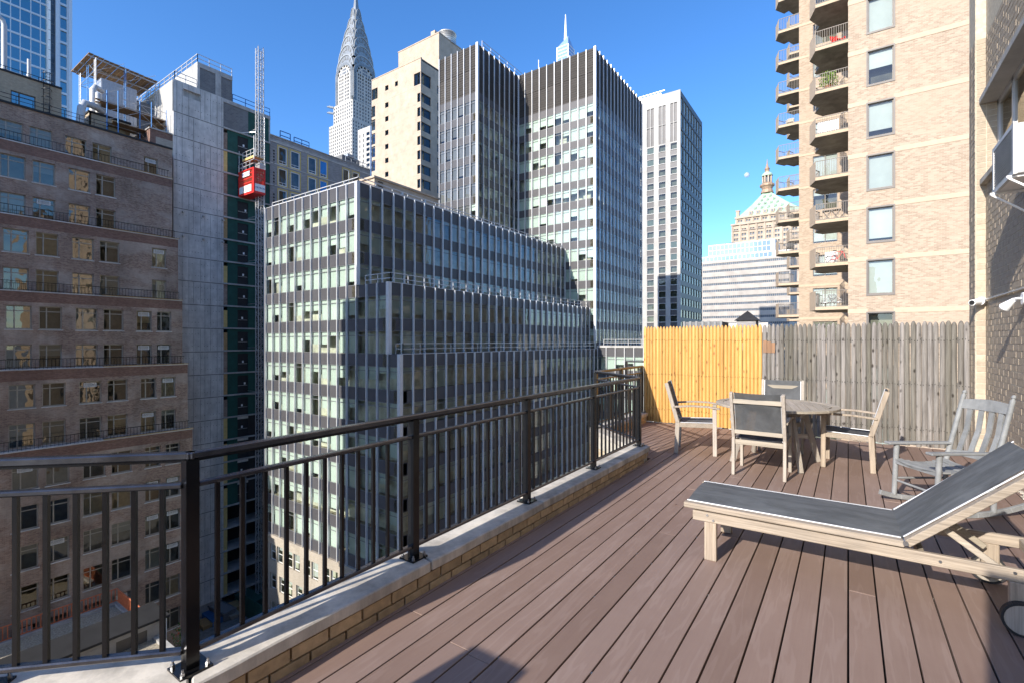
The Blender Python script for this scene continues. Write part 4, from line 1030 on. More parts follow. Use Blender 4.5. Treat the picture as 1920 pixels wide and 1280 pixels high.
b.build('formwork_mark', M['concrete_seam'] if 'concrete_seam' in M else M.setdefault('concrete_seam', m_concrete('concrete_seam', (.2, .2, .19), .5)), cb, kind='stuff')
for pxx, pyy in ((343, 398), (381, 406), (417, 413), (343, 443), (381, 449), (417, 454)):
    Y = yat(pxx, CX); z = zat(pyy, CX, Y); b = MB(); b.cyl((CX, Y, z), (CX + .35, Y, z - .05), .14, n=8); b.build('tie_pipe', M['steel'], cb)
b = MB(); b.box(CX - 15, CX - .3, CY0, CY0 + .3, GZ, CZ); b.box(CX - 15, CX - .35, CY0 + .3, CYm - .02, GZ, CZ - .4); b.build('side_wall', M['concrete_l'], cb)
b = MB()
for i in range(12):
    x = CX - .6 - i * 1.1; b.box(x, x + .03, CY0 - .015, CY0, 22, CZ - .2)
for j in range(5): b.box(CX - 14, CX, CY0 - .02, CY0, pz[j] - .05, pz[j] + .03) if j else None
b.build('side_seam', M['concrete'], cb)
UY0, UY1 = yat(370, CX), yat(436, CX)
blk('upper_wall', M['concrete_l'], cb, (CX - 8, CX, UY0, UY0 + .3, CZ, 36.1), (CX - .3, CX - .001, UY0 + .3, UY1, 35.5, 36.1), (CX - .3, CX - .001, UY0 + 2.2, UY0 + 2.9, CZ, 35.5), (CX - 8, CX - .3, UY1 - .3, UY1, CZ, 36.1))
blk('block_infill', M['dark_block'], cb, (CX - .3, CX - .08, UY0 + .3, UY0 + 2.2, CZ, 35.5), (CX - .3, CX - .08, UY0 + 2.9, UY1, CZ, 35.5))
blk('roof_slab', M['concrete_l'], cb, (CX - 15, CX - .1, CY0 + .1, CY1, CZ - .3, CZ - .02), (CX - 8, CX - .1, UY0 + .1, UY1 - .1, 35.8, 36.0))
rail_line(cb, [(CX - 14, CY0 + .2, CZ), (CX - .2, CY0 + .2, CZ), (CX - .2, UY0, CZ)], M['steel_w'], 1.1, 1.6)
rail_line(cb, [(CX - 8, UY0 + .1, 36.1), (CX - .2, UY0 + .1, 36.1), (CX - .2, UY1, 36.1)], M['steel_w'], 1.1, 1.6)
rail_line(cb, [(CX - .2, UY1 + .1, CZ), (CX - .2, CY1, CZ)], M['blue_scaf'], 1.1, 1.6)
blk('top_beam', M['concrete_l'], cb, (CX - .4, CX, CYm, CY1, CZ - .5, CZ - .02))
ya, yb, yc, yd, ye = (yat(p, CX) for p in (427, 446, 466, 481, 497))
blk('block_wall', M['dark_block'], cb, (CX - .3, CX - .1, CYm + .01, yc, 28.87, CZ - .5)); blk('green_board', M['green'], cb, (CX - .3, CX - .1, yc + .01, CY1 - .2, 28.87, CZ - .5)); blk('column', M['concrete_l'], cb, (CX - .4, CX - .05, CY1 - .2, CY1, 28.87, CZ - .5))
blk('dark_core', M['black'], cb, (CX - 15, CX - 3, CYm + .1, CY1, GZ, 28.6))
inf = [M['brown_brick'], M['plywood'], M['yellow_board'], M['brown_brick']]
for i, zt in enumerate(slabs):
    blk('floor_slab', M['concrete_l'], cb, (CX - 14, CX + .06, CYm + .005, CY1, zt, zt + .2)); zb = zt - 2.8
    if zb < GZ: break
    low = i >= 13
    blk('infill', inf[(i * 7 // 3) % 4] if not low else M['yellow_board'], cb, (CX - .3, CX - .12, CYm + .01, ya, zb, zt - random.choice((0, 0, .5))))
    if i < 17:
        blk('green_board', M['green'], cb, (CX - .3, CX - .1, ya + .01, yb, zb, zt)); blk('green_board', M['green'] if not low else M['tar'], cb, (CX - .3, CX - .1, yc, yd, zb, zt))
        blk('green_board', M['green'] if not low else M['tar'], cb, (CX - .3, CX - .1, ye - .3, CY1 - .1, zb, zt))
        blk('hoist_door', M['tar'], cb, (CX - .28, CX - .2, yb, yc, zb, zt - .35)); blk('lintel', M['green'] if not low else M['concrete'], cb, (CX - .3, CX - .1, yb, yc, zt - .35, zt))
        s_ = random.uniform(.3, .7); b = MB(); b.box(CX - .195, CX - .18, yb + (yc - yb) * s_, yb + (yc - yb) * s_ + .22, zb + 1.2, zb + 1.5); b.build('notice', M['white'], cb)
        blk('door_rail', M['steel'], cb, (CX - .19, CX - .15, yb + .1, yc - .1, zb + 1.05, zb + 1.1))
    blk('shaft', M['black'], cb, (CX - .28, CX - .22, yd, ye - .3, zb, zt))
# -------- grey building wing with yellow rimmed windows
gb = thing('grey_building', 'grey block building with yellow rimmed windows between the hoist and the slender spired skyscraper', 'building', (-72, 46, GZ))
GY0, GY1, GZT = CY1 + .02, yat(694, -69.2), 30.1
gc = [(yat(a, -69.2) - GY0, yat(c, -69.2) - GY0) for a, c in ((522, 538), (545, 562), (578, 593), (600, 613), (643, 655), (661, 673))]
zw = 26.3; ops = [(a, c, zw - 3.2 * k, zw - 3.2 * k + 2.55) for k in range(8) for a, c in gc]
punched(gb, -69.2, GY0, 90, 0, GY1 - GY0, GZ, GZT, ops, M['grey_block'], .06, 'transb', M['white'], M['glass'], True, lambda: (M['blind_w'], random.choice((0, 0, .3))))
T = frame(-69.2, GY0, 90)
for a, c, z0, z1 in ops:
    b = MB(T); e = .18
    b.box(a - e, a - .002, -.03, .02, z0 - e, z1 + e); b.box(c + .002, c + e, -.03, .02, z0 - e, z1 + e); b.box(a, c, -.03, .02, z0 - e, z0 - .002); b.box(a, c, -.03, .02, z1 + .002, z1 + e); b.build('window_surround', M['yellow_board'], gb)
for a, c, z0, z1 in (ops[3], ops[9]):
    b = MB(T); b.box(a + .1, c - .1, .04, .055, z0 + .5, z1 - .08); b.build('blue_film', M['blue_film'] if 'blue_film' in M else M.setdefault('blue_film', m_plain('blue_film', (.01, .22, .62), .4)), gb)
b = MB(T)
for k in range(9): b.box(0, GY1 - GY0, -.05, .0, zw - 3.2 * k + 3.05 - .1, zw - 3.2 * k + 3.05)
b.build('shelf_angle', M['concrete'], gb)
blk('pale_course', M['concrete_l'], gb, (-69.3, -69.17, GY0, GY1, GZT - .75, GZT - .5)); blk('coping', M['concrete_l'], gb, (-69.6, -69.1, GY0, GY1, GZT, GZT + .12)); blk('body', M['dark_block'], gb, (-82, -70.3, GY0, GY1, GZ, GZT - .2)); blk('end_wall', M['grey_block'], gb, (-82, -69.21, GY1 - .2, GY1, GZ, GZT))
b = MB(T)
for j in range(8): 
    for k in range(5): b.box(.5, .7, -.04, 0, 26 - j * 3.2 + k * .45, 26.25 - j * 3.2 + k * .45)
b.build('brick_toothing', M['black'], gb)
rail_line(gb, [(-69.6, yat(526, -69.5), GZT), (-69.6, yat(545, -69.5), GZT)], M['blue_scaf'], 1.3, 1.3, .05); rail_line(gb, [(-69.6, yat(552, -69.5), GZT), (-69.6, yat(580, -69.5), GZT)], M['blue_scaf'], 1.1, 1.5, .05)
rc = thing('roof_machinery', 'small cluster of grey machines with railings on the right end of the grey building roof', 'roof machinery', (-71, 49, GZT))
blk('machine', M['dark_block'], rc, (-73, -70.3, yat(640, -70.5), yat(672, -70.5), GZT, GZT + 1.5)); blk('duct', M['steel'], rc, (-72.5, -70.2, yat(652, -70.2), yat(664, -70.2), GZT + 1.5, GZT + 2.0))
rail_line(rc, [(-69.8, yat(648, -69.8), GZT), (-69.8, yat(690, -69.8), GZT)], M['steel'], 1.1, 1.2)
# -------- hoist
hm = thing('hoist_mast', 'tall galvanised lattice hoist mast rising in front of the green sheathed floors', 'hoist mast', (-67, 34, GZ))
HX, HY = -66.6, yat(487, -66.6); HT_ = zat(92, HX, HY); hw = .36
for sx in (-1, 1):
    for sy in (-1, 1):
        b = MB(); b.beam((HX + sx * hw, HY + sy * hw, GZ), (HX + sx * hw, HY + sy * hw, HT_), .09, .09); b.build('mast_tube', M['steel_w'], hm)
b = MB(); z = GZ; k = 0
while z < HT_ - .4:
    for s in (-1, 1):
        b.beam((HX - hw, HY + s * hw, z), (HX + hw, HY + s * hw, z), .05, .05); b.beam((HX + s * hw, HY - hw, z), (HX + s * hw, HY + hw, z), .05, .05)
        t = 1 if k % 2 else -1
        b.beam((HX - hw * t, HY + s * hw, z), (HX + hw * t, HY + s * hw, z + .75), .04, .04); b.beam((HX + s * hw, HY - hw * t, z), (HX + s * hw, HY + hw * t, z + .75), .04, .04)
    z += .75; k += 1
b.build('lattice', M['steel'], hm, kind='stuff')
for i in range(0, 14, 2):
    z = slabs[i] + .1; b = MB(); b.beam((HX - hw, HY - hw, z), (CX, HY - 1.4, z), .07, .07); b.beam((HX - hw, HY + hw, z), (CX, HY + 1.0, z), .07, .07); b.beam((HX - hw, HY - hw, z + .4), (CX, HY - .4, z + .4), .07, .07); b.build('wall_tie', M['steel'], hm)
b = MB(); b.tube([(HX + .1, HY + .6, GZ), (HX + .1, HY + .62, 31)], .06, 6); b.build('cable', M['steel'], hm)
b = MB(); b.beam((HX - .6, HY - 1.6, GZ), (HX - .6, HY - 1.6, -18), .1, .1); b.build('lower_guide', M['steel'], hm)
hc = thing('hoist_car', 'red mesh construction hoist car with white panels riding the lattice mast', 'hoist car', (HX + 1.2, HY - 1.4, zat(365, HX + 1, HY - 1)))
hx0, hx1 = HX - 1.3, HX + 1.3
hx1 = HX + .6; hx0 = hx1 - 2.2
hy1 = yat(497, hx1 + .01); hy0 = hy1 - 3.0
hx0, hx1, hy0, hy1 = -68.6, -65.3, HY - 3.0, HY - .45
hx1 = -65.0
hy0 = yat(475.5, hx1); hy1 = yat(497.5, hx1); hx0 = xat(447, hy0)
hz0 = zat(361, hx1, hy0); hz1 = zat(313, hx1, hy0); hh = hz1 - hz0
hc.location = ((hx0 + hx1) / 2, (hy0 + hy1) / 2, hz0)
blk('floor', M['red'], hc, (hx0, hx1, hy0, hy1, hz0, hz0 + .25)); blk('roof', M['red'], hc, (hx0, hx1, hy0, hy1, hz1 - .15, hz1))
for x in (hx0, hx1):
    for y in (hy0, hy1):
        s = .28 if (x == hx1 and y == hy0) else .14
        b = MB(); b.box(min(x, x - s * (1 if x == hx1 else -1)), max(x, x - s * (1 if x == hx1 else -1)), min(y, y + s * (1 if y == hy0 else -1)), max(y, y + s * (1 if y == hy0 else -1)), hz0 + .251, hz1 - .151); b.build('corner_post', M['red'], hc)
b = MB()
for i in range(1, 8):
    x = hx0 + (hx1 - hx0) * i / 8; b.box(x - .02, x + .02, hy0 + .02, hy0 + .05, hz0 + .25, hz1 - .15)
    y = hy0 + (hy1 - hy0) * i / 8; b.box(hx1 - .05, hx1 - .02, y - .015, y + .015, hz0 + .25, hz1 - .15)
for f_ in (.36, .45, .62, .8):
    b.box(hx0 + .1, hx1 - .1, hy0 + .01, hy0 + .06, hz0 + hh * f_, hz0 + hh * f_ + .1); b.box(hx1 - .06, hx1 - .01, hy0 + .1, hy1 - .1, hz0 + hh * f_, hz0 + hh * f_ + .08)
b.build('cage_bar', M['red'], hc)
b = MB()
for i in range(46):
    x = hx0 + .12 + (hx1 - hx0 - .24) * i / 45; b.box(x - .007, x + .007, hy0 + .06, hy0 + .07, hz0 + .3, hz1 - .2)
    y = hy0 + .12 + (hy1 - hy0 - .24) * i / 45; b.box(hx1 - .07, hx1 - .06, y - .007, y + .007, hz0 + .3, hz1 - .2)
b.build('wire_mesh', M['rust'], hc, kind='stuff')
blk('back_panel', M['red'], hc, (hx0 + .02, hx0 + .06, hy0 + .15, hy1 - .15, hz0 + .25, hz1 - .15), (hx0 + .15, hx1 - .15, hy1 - .06, hy1 - .02, hz0 + .25, hz0 + hh * .6))
hw_ = hx1 - hx0; hd_ = hy1 - hy0
for a, c in ((.08, .32), (.36, .58), (.61, .86)): blk('white_panel', M['white'], hc, (hx0 + hw_ * a, hx0 + hw_ * c, hy0 - .03, hy0, hz0 + .3, hz0 + hh * .36))
s1 = blk('sign', M['white'], hc, (hx0 + hw_ * .28, hx0 + hw_ * .76, hy0 - .05, hy0 - .02, hz0 + hh * .72, hz0 + hh * .9))
s2 = blk('sign', M['white'], hc, (hx1 - .01, hx1 + .03, hy0 + hd_ * .12, hy1 - .05, hz0 + .28, hz0 + hh * .37))
def text(s, size, loc, rot, mat, parent, name='lettering'):
    cu = bpy.data.curves.new(name, 'FONT'); cu.body = s; cu.size = size; cu.extrude = .006; cu.align_x = 'CENTER'; cu.align_y = 'CENTER'; cu.materials.append(mat)
    tmp = bpy.data.objects.new(name, cu); me = bpy.data.meshes.new_from_object(tmp); bpy.data.objects.remove(tmp)
    o = bpy.data.objects.new(name, me); COL.objects.link(o); o.parent = parent; o.location = Vector(loc) - wl(parent); o.rotation_euler = rot; return o
text('METRON', hw_ * .115, (hx0 + hw_ * .52, hy0 - .056, hz0 + hh * .81), (R(90), 0, 0), M['navy'], s1)
text('METRON', hd_ * .2, (hx1 + .036, hy0 + hd_ * .55, hz0 + .28 + hh * .14), (R(90), 0, R(90)), M['navy'], s2)
rail_line(hc, [(hx0, hy0 + .05, hz1), (hx1 - .05, hy0 + .05, hz1), (hx1 - .05, hy1, hz1)], M['steel_w'], 1.05, 1.1, .03, 'guard_rail')
blk('loading_board', M['plywood'], hc, (hx0 + .6, hx1 - .3, hy0 + .3, hy1, hz1 + 1.5, hz1 + 1.6)); blk('board_edge', M['yellow_board'], hc, (hx0 + .6, hx1 - .3, hy0 + .25, hy0 + .3, hz1 + 1.45, hz1 + 1.75))
rail_line(hc, [(hx0 + .6, hy0 + .3, hz1 + 1.6), (hx1 - .3, hy0 + .3, hz1 + 1.6)], M['steel_w'], 1.05, 1.1, .03, 'guard_rail')
b = MB()
for x in (hx0, hx1 - .1): b.cyl((x, hy0 + .1, hz1), (x, hy0 + .1, hz1 + 4.2 if x > hx0 else hz1 + 3), .04, n=6)
b.build('post', M['steel'], hc); blk('motor', M['steel'], hc, (hx1 - 1.2, hx1 - .2, hy0 + .9, hy1 - .1, hz1, hz1 + .9))

# -------- cream tower
ct = thing('cream_tower', 'cream panelled apartment tower with dark corner windows right of the spired skyscraper', 'apartment tower', (-92, 90, GZ))
KX0, KX1, KY = xat(697, 82), xat(789, 82), 82.0
KZ = zat(109, KX1, KY)
zk = [zat(y, xat(725, KY), KY) for y in (172.5,)][0]
HK = 3.42; ops = []
wz = [zk - .55 - 3.0 + 3.0]
a, c = xat(722, KY) - KX0, xat(728.3, KY) - KX0
zs_ = [zat(y, xat(725, KY), KY) for y in (170, 202, 228, 254, 280, 306, 332)]
zs2 = [zat(y, KX1, KY) for y in (157, 190, 217, 244, 271, 298, 325, 352)]
ops += [(a, c, z, z + 1.25) for z in zs_]
ops += [(xat(740.5, KY) - KX0, xat(746, KY) - KX0, zat(162, xat(743, KY), KY), zat(153, xat(743, KY), KY))]
ops += [(0.02, xat(708 if k == 0 else 703.5, KY) - KX0, z - .6, z + 2.2) for k, z in enumerate([zat(y, KX0, KY) for y in (185, 217, 242, 268, 292, 318)])]
wv = []
for k, z in enumerate(zs2):
    wv.append((xat(776 if k == 0 else 782.5, KY) - KX0, KX1 - KX0 - .05, z, z + (2.9 if k == 0 else 2.1)))
punched(ct, KX0, KY, 0, 0, KX1 - KX0, 0, KZ, ops + wv, M['cream'], .2, 'plain', M['brown_frame'], M['glass_dk'])
y1_ = yat(808, KX1) - KY; y2_ = yat(820, KX1) - KY
punched(ct, KX1, KY, 90, 0, 12, 0, KZ, [(.05, y1_, z, z + (2.9 if k == 0 else 2.1)) for k, z in enumerate(zs2)] + [(y2_, y2_ + 1.2, z, z + 2) for z in zs2], M['cream'], .2, 'mid', M['brown_frame'], M['glass_dk'])
b = MB()
for k in range(7):
    z = zs2[k] - .45
    b.box(KX0, KX1 + .03, KY - .015, KY, z, z + .05); b.box(KX1, KX1 + .015, KY, KY + 12, z, z + .05)
b.build('panel_joint', M['podium_brick'], ct)
blk('coping', M['cream'], ct, (KX0 - .05, KX1 + .08, KY - .08, KY + .4, KZ, KZ + .2)); blk('roof', M['roofgrey'], ct, (KX0, KX1, KY + .3, KY + 12, KZ - .5, KZ - .2))
UX0, UX1, UY = xat(747, 89), xat(823, 89), 89.0; UZ = zat(62, UX1, UY)
blk('upper_block', M['cream'], ct, (UX0, UX1, UY, UY + 11, KZ - 1, UZ)); blk('upper_coping', M['cream'], ct, (UX0 - .1, UX1 + .1, UY - .1, UY + 11.1, UZ, UZ + .25), (UX1 - 3.2, UX1 - 1.8, UY + .4, UY + 1.6, UZ + .25, UZ + 1.6))
wt = thing('water_tank', 'grey round water tank on top of the cream tower', 'water tank', (UX1 - 1, UY + 7, UZ))
b = MB(); b.lathe([(2.3, UZ), (2.3, UZ + 2.6), (2.45, UZ + 2.65), (2.45, UZ + 2.9), (1.2, UZ + 3.3), (.1, UZ + 3.5)], 20, (UX1 - 2.0, UY + 5.2)); b.build('drum', M['steel'], wt)
b = MB()
for k in range(5): b.lathe([(2.34, UZ + .3 + k * .5), (2.34, UZ + .38 + k * .5)], 20, (UX1 - 2.0, UY + 5.2))
b.build('hoop', M['winframe'], wt)

# -------- blue glass tower, far left
bt = thing('blue_glass_tower', 'tall blue glass apartment tower at the top left corner', 'apartment tower', (-165, 28, GZ))
BX = -160.0; ys = [yat(p, BX) for p in (-60, 0, 20, 38, 58, 76, 88)]
ops = []
for k in range(22):
    z = 44 + k * 3.15
    for i in range(6): ops.append((ys[i] - ys[0] + .05, ys[i + 1] - ys[0] - .05, z, z + 2.75))
def bls():
    r = random.random(); return (M['blind_w'], 1.0) if r < .45 else ((M['blind_w'], .5) if r < .6 else (None, 0))
punched(bt, BX, ys[0], 90, 0, ys[6] - ys[0], GZ, 115, ops, M['fin'], .1, 'plain', M['fin'], M['glass_blue'], True, bls)
yy = [yat(p, BX) for p in (88, 92, 99, 103, 110, 116, 128, 135)]
blk('white_fin', M['white'], bt, (BX - 4, BX + 1.4, yy[0], yy[1], GZ, 115)); blk('dark_strip', M['bluewin'], bt, (BX - 4, BX - .2, yy[1], yy[3], GZ, 115)); blk('grey_fin', M['fin'], bt, (BX - 4, BX + .6, yy[3], yy[4], GZ, 115))
b = MB(frame(BX, yy[4], 90)); b.wall(0, yy[6] - yy[4], GZ, 115, [(.3, yy[6] - yy[4] - .3, 46 + 3.15 * k, 48.6 + 3.15 * k) for k in range(21)], .3, 0, 0, 1); b.build('side_bay', [M['fin'], M['glass_blue']], bt)
blk('end_pier', M['fin'], bt, (BX - 4, BX + .2, yy[6], yy[7], GZ, 115)); blk('body', M['interior'], bt, (BX - 14, BX - 1.2, ys[0], yy[6], GZ, 115))
b = MB()
for k in range(30): b.box(BX + 1.4, BX + 1.44, yy[0], yy[1], 44 + k * 2.4, 44.1 + k * 2.4); b.box(BX - .2, BX - .1, yy[1], yy[3], 44 + k * 2.4, 44.15 + k * 2.4)
b.build('joint', M['winframe'], bt)

# -------- pale tower right of the dark tower
wtw = thing('pale_tower', 'pale stone office tower with dark bronze side face right of the dark glass tower', 'office building', (-48, 165, GZ))
WY = 150.8; WX1 = xat(1275, WY); WZ = zat(168, WX1, WY); WX0 = WX1 - 16
ops = []; lo = []
cs = [(xat(a, WY) - WX0, xat(c, WY) - WX0) for a, c in ((1213, 1226), (1235, 1248), (1257, 1269.5))]
cs.insert(0, (cs[0][0] - (cs[1][0] - cs[0][0]), cs[0][1] - (cs[1][1] - cs[1][0]) - (cs[1][0] - cs[0][1])))
zr = zat(280, xat(1262, WY), WY)
for k in range(26):
    for a, c in cs: ops.append((a, c, zr - 3.8 * k, zr - 3.8 * k + 1.9))
tall = []
for a, c in cs:
    m_ = (a + c) / 2
    for p, q in ((a, m_ - .12), (m_ + .12, c)):
        z = zr + 2.3
        for h in (5.9, 5.9, 5.0): tall.append((p, q, z, z + h)); z += h + .15
        tall.append((p, q, zr + 21.5, zr + 28.0))
tall = [t for t in tall if t[3] < WZ - .5]
b = MB(frame(WX0, WY, 0)); sp_ = [(a, c, z - 1.75, z - .18) for a, c, z, z1 in ops]
b.wall(0, 16, GZ, WZ, ops + sp_ + tall, .3); b.build('wall', M['white_stone'], wtw)
b = MB(frame(WX0, WY, 0))
for a, c, z, z1 in sp_: b.quad((a, .15, z), (c, .15, z), (c, .15, z1), (a, .15, z1))
b.build('spandrels', M['spandrel'], wtw, kind='stuff')
b = MB(frame(WX0, WY, 0))
for a, c, z, z1 in tall: b.quad((a, .25, z), (c, .25, z), (c, .25, z1), (a, .25, z1))
b.build('louvres', M['spandrel'], wtw, kind='stuff')
T = frame(WX0, WY, 0)
for a, c, z, z1 in ops: window(wtw, T, 0, (a + c) / 2, z, c - a, z1 - z, 'plain', M['white'], M['glass_dk'], .1, M['blind'] if random.random() < .12 else None, 1)
blk('interior', M['interior'], wtw, (WX0 + .1, WX1 - .8, WY + .8, 178, GZ, WZ - .6))
WY2 = yat(1316.5, WX1); ops = []; nc = 8
for k in range(34):
    for i in range(nc):
        p = (WY2 - WY - 1) / nc; ops.append((.6 + p * i + .35, .6 + p * (i + 1) - .35, WZ - 24 - 3.8 * k, WZ - 24 - 3.8 * k + 2.3)) if WZ - 24 - 3.8 * k > GZ else None
for k in range(4): 
    for i in range(nc): p = (WY2 - WY - 1) / nc; ops.append((.6 + p * i + .3, .6 + p * (i + 1) - .3, WZ - 6 - 5 * k, WZ - 6 - 5 * k + 4.3))
M['bronze_wall'] = m_plain('bronze_cladding', (.10, .09, .08), .5, .2, .2, .4)
M['gold_glass'] = m_plain('gold_mirror_window', (.3, .24, .14), .25, .3, .5, .5)
b = MB(frame(WX1, WY, 90)); b.wall(0, WY2 - WY, GZ, WZ, ops, .2, 0, 0, 1); b.build('side_wall', [M['bronze_wall'], M['gold_glass']], wtw)
blk('corner_pier', M['white_stone'], wtw, (WX1 - .1, WX1 + .12, WY - .05, WY + .3, GZ, WZ)); blk('roof_rail', M['steel'], wtw, (WX0 + 1, WX1 - 5, WY + 1, WY + 1.2, WZ + 1.6, WZ + 1.8), (WX0 + 1, WX1 - 6, WY + .6, WY + 4, WZ - .4, WZ + .9))

# -------- white horizontally banded office block
wo_ = thing('white_office', 'white office block with thin window bands and blue glass top floors beyond the fence', 'office building', (-45, 300, GZ))
OY = 290.0; OX0, OX1 = xat(1316, OY), xat(1482, OY); OZ = 48.0
ops = []; n = 44; pw = (OX1 - OX0 - 1) / n
for k in range(16):
    z = zat(562 - 0, xat(1320, OY), OY) - 0
zb0 = zat(500, xat(1325, OY), OY)
for k in range(18):
    z = zb0 - 3.72 * k
    for i in range(n): ops.append((.5 + pw * i + .06, .5 + pw * (i + 1) - .06, z, z + 1.25))
b = MB(frame(OX0, OY, 0)); b.wall(0, OX1 - OX0, GZ, OZ - 3.2, ops, .25, 0, 0, 1); b.build('wall', [M['office_white'], M['bluewin']], wo_)
gx = xat(1453, OY) - OX0; ops = [(.2 + i * 2.1, .2 + i * 2.1 + 1.9, OZ - 2.9, OZ - .5) for i in range(int((gx) / 2.1))]
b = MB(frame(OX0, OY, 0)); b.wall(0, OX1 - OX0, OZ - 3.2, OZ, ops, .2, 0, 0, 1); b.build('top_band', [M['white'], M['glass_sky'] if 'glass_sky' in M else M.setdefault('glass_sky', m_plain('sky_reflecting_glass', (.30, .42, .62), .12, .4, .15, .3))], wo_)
px0 = xat(1328, OY) - OX0; ops = [(px0 + .2 + i * 2.1, px0 + .2 + i * 2.1 + 1.9, OZ + .4 + 2.9 * k, OZ + .4 + 2.9 * k + 2.6) for i in range(int((gx - px0) / 2.1)) for k in (0, 1)]
b = MB(frame(OX0, OY + .5, 0)); b.wall(px0, gx, OZ, OZ + 6.4, ops, .2, 0, 0, 1); b.build('glass_storeys', [M['white'], M['glass_sky']], wo_)
b = MB(frame(OX0 + gx, OY + .5, 90)); b.wall(0, 22, OZ, OZ + 6.4, [(.3 + i * 2.1, 2.2 + i * 2.1, OZ + .4 + 2.9 * k, OZ + 3 + 2.9 * k) for i in range(10) for k in (0, 1)], .2, 0, 0, 1); b.build('glass_side', [M['white'], M['glass_sky']], wo_)
blk('body', M['office_white'], wo_, (OX0, OX1, OY + .4, OY + 40, GZ, OZ - .1)); blk('roof', M['office_white'], wo_, (OX0 + px0, OX0 + gx, OY + .8, OY + 22, OZ + 6.2, OZ + 6.5)); blk('machinery', M['tar'], wo_, (xat(1355, OY), xat(1380, OY), OY + 5, OY + 10, OZ + 6.5, OZ + 7.6))

# -------- ornate limestone tower with green pyramid roof
ht = thing('ornate_tower', 'ornate limestone skyscraper with green copper pyramid roof and gilded cupola', 'skyscraper', (-40, 445, GZ))
EY = 430.0; EX0, EX1 = xat(1373, EY), xat(1516, EY); ED = 38.0; sc_f = dep(xat(1440, EY), EY) / FP
zE = lambda y: (640 - y) * sc_f
cx_, cy_ = (EX0 + EX1) / 2, EY + ED / 2
def etier(x0, x1, y0, y1, z0, z1, ncol, rows, wh_):
    ops = []; p = (x1 - x0) / ncol
    for i in range(ncol):
        for z in rows:
            for s in (0, 1): ops.append((p * i + p * (.2 + .32 * s), p * i + p * (.2 + .32 * s) + p * .24, z, z + wh_))
    b = MB(frame(x0, y0, 0)); b.wall(0, x1 - x0, z0, z1, ops, .8, 0, 0, 1); b.build('wall', [M['limestone'], M['bluewin']], ht)
    blk('side_wall', M['limestone'], ht, (x0, x1, y0 + 1, y1, z0, z1 - .2))
    b = MB()
    for i in range(ncol + 1): b.box(x0 + p * i - .55, x0 + p * i + .55, y0 - .7, y0, z0, z1 - 1.2)
    b.build('pilaster', M['limestone'], ht); blk('cornice', M['limestone'], ht, (x0 - 1, x1 + 1, y0 - 1.2, y1, z1 - 1.3, z1), (x0 - .4, x1 + .4, y0 - .8, y0, z1 - 6, z1 - 5.5))
xm0, xm1 = xat(1380, EY), xat(1508, EY)
etier(EX0, EX1, EY, EY + ED, GZ, zE(413), 9, [zE(y) for y in (428, 437, 446, 456, 465, 475)], 2.1)
etier(xm0, xm1, EY + 1.2, EY + ED - 1, zE(413), zE(400), 8, [zE(410)], 1.8)
b = MB(); ex, ey_ = xat(1438.5, EY + ED / 2), EY + ED / 2
r0x = (xm1 - xm0) / 2 - 1; mx_ = (xm0 + xm1) / 2; zb_ = zE(400); za = (640 - 362) * dep(ex, ey_) / FP
tp = 4.0; prof = [(0, 1.0), (.5, .52), (1, .115)]
for (t0, s0), (t1, s1) in zip(prof[:-1], prof[1:]):
    f = lambda t, s: [(mx_ + (ex - mx_) * t - r0x * s, cy_ - ED / 2 * s * .95, zb_ + (za - zb_) * t), (mx_ + (ex - mx_) * t + r0x * s, cy_ - ED / 2 * s * .95, zb_ + (za - zb_) * t), (mx_ + (ex - mx_) * t + r0x * s, cy_ + ED / 2 * s * .95, zb_ + (za - zb_) * t), (mx_ + (ex - mx_) * t - r0x * s, cy_ + ED / 2 * s * .95, zb_ + (za - zb_) * t)]
    b.add(f(t0, s0) + f(t1, s1), [(i, (i + 1) % 4, 4 + (i + 1) % 4, 4 + i) for i in range(4)])
b.build('copper_roof', M['copper'], ht)
for t, n in ((.1, 6), (.32, 5), (.5, 4), (.66, 3), (.82, 2)):
    s = 1 - .96 * t if t < .5 else .52 - .81 * (t - .5)
    y = cy_ - ED / 2 * s * .95; z = zb_ + (za - zb_) * t
    for i in range(n):
        x = mx_ + (ex - mx_) * t + (i - (n - 1) / 2) * r0x * s * 1.5 / n
        b = MB(); q = 1.3 if t < .2 else .75
        b.box(x - q * 1.1, x + q * 1.1, y - 1.6, y + 3, z - q, z + q * 1.3); b.build('dormer', M['limestone'] if t < .2 else M['copper'], ht)
        b = MB(); b.box(x - q * .5, x + q * .5, y - 1.75, y - 1.6, z - q * .5, z + q * .7); b.build('dormer_window', M['bluewin'], ht)
zc = lambda y: (640 - y) * dep(ex, ey_) / FP
pr = [(5.0, 363), (4.4, 358), (3.8, 356), (4.6, 352), (5.6, 350), (5.6, 347), (4.3, 345), (3.8, 344), (4.6, 331), (5.0, 330), (5.0, 328.5), (3.9, 325.5), (2.3, 323.5), (2.2, 318), (2.4, 317.5), (1.2, 314), (.9, 311), (.5, 307), (.2, 299)]
b = MB(); b.lathe([(r, zc(y)) for r, y in pr[:8]], 12, (ex, ey_), smooth=False); b.build('cupola_base', M['gilt'] if 'gilt' in M else M.setdefault('gilt', m_plain('gilt_stone', (.36, .25, .17), .6, .2, .3, 1)), ht)
b = MB(); b.lathe([(2.0, zc(344)), (2.0, zc(331))], 12, (ex, ey_)); b.build('cupola_core', M['bluewin'], ht)
b = MB()
for k in range(8):
    a = 2 * math.pi * (k + .5) / 8; b.cyl((ex + 3.3 * math.cos(a), ey_ + 3.3 * math.sin(a), zc(344)), (ex + 3.3 * math.cos(a), ey_ + 3.3 * math.sin(a), zc(331)), .65, n=8)
b.build('column', M['limestone'], ht)
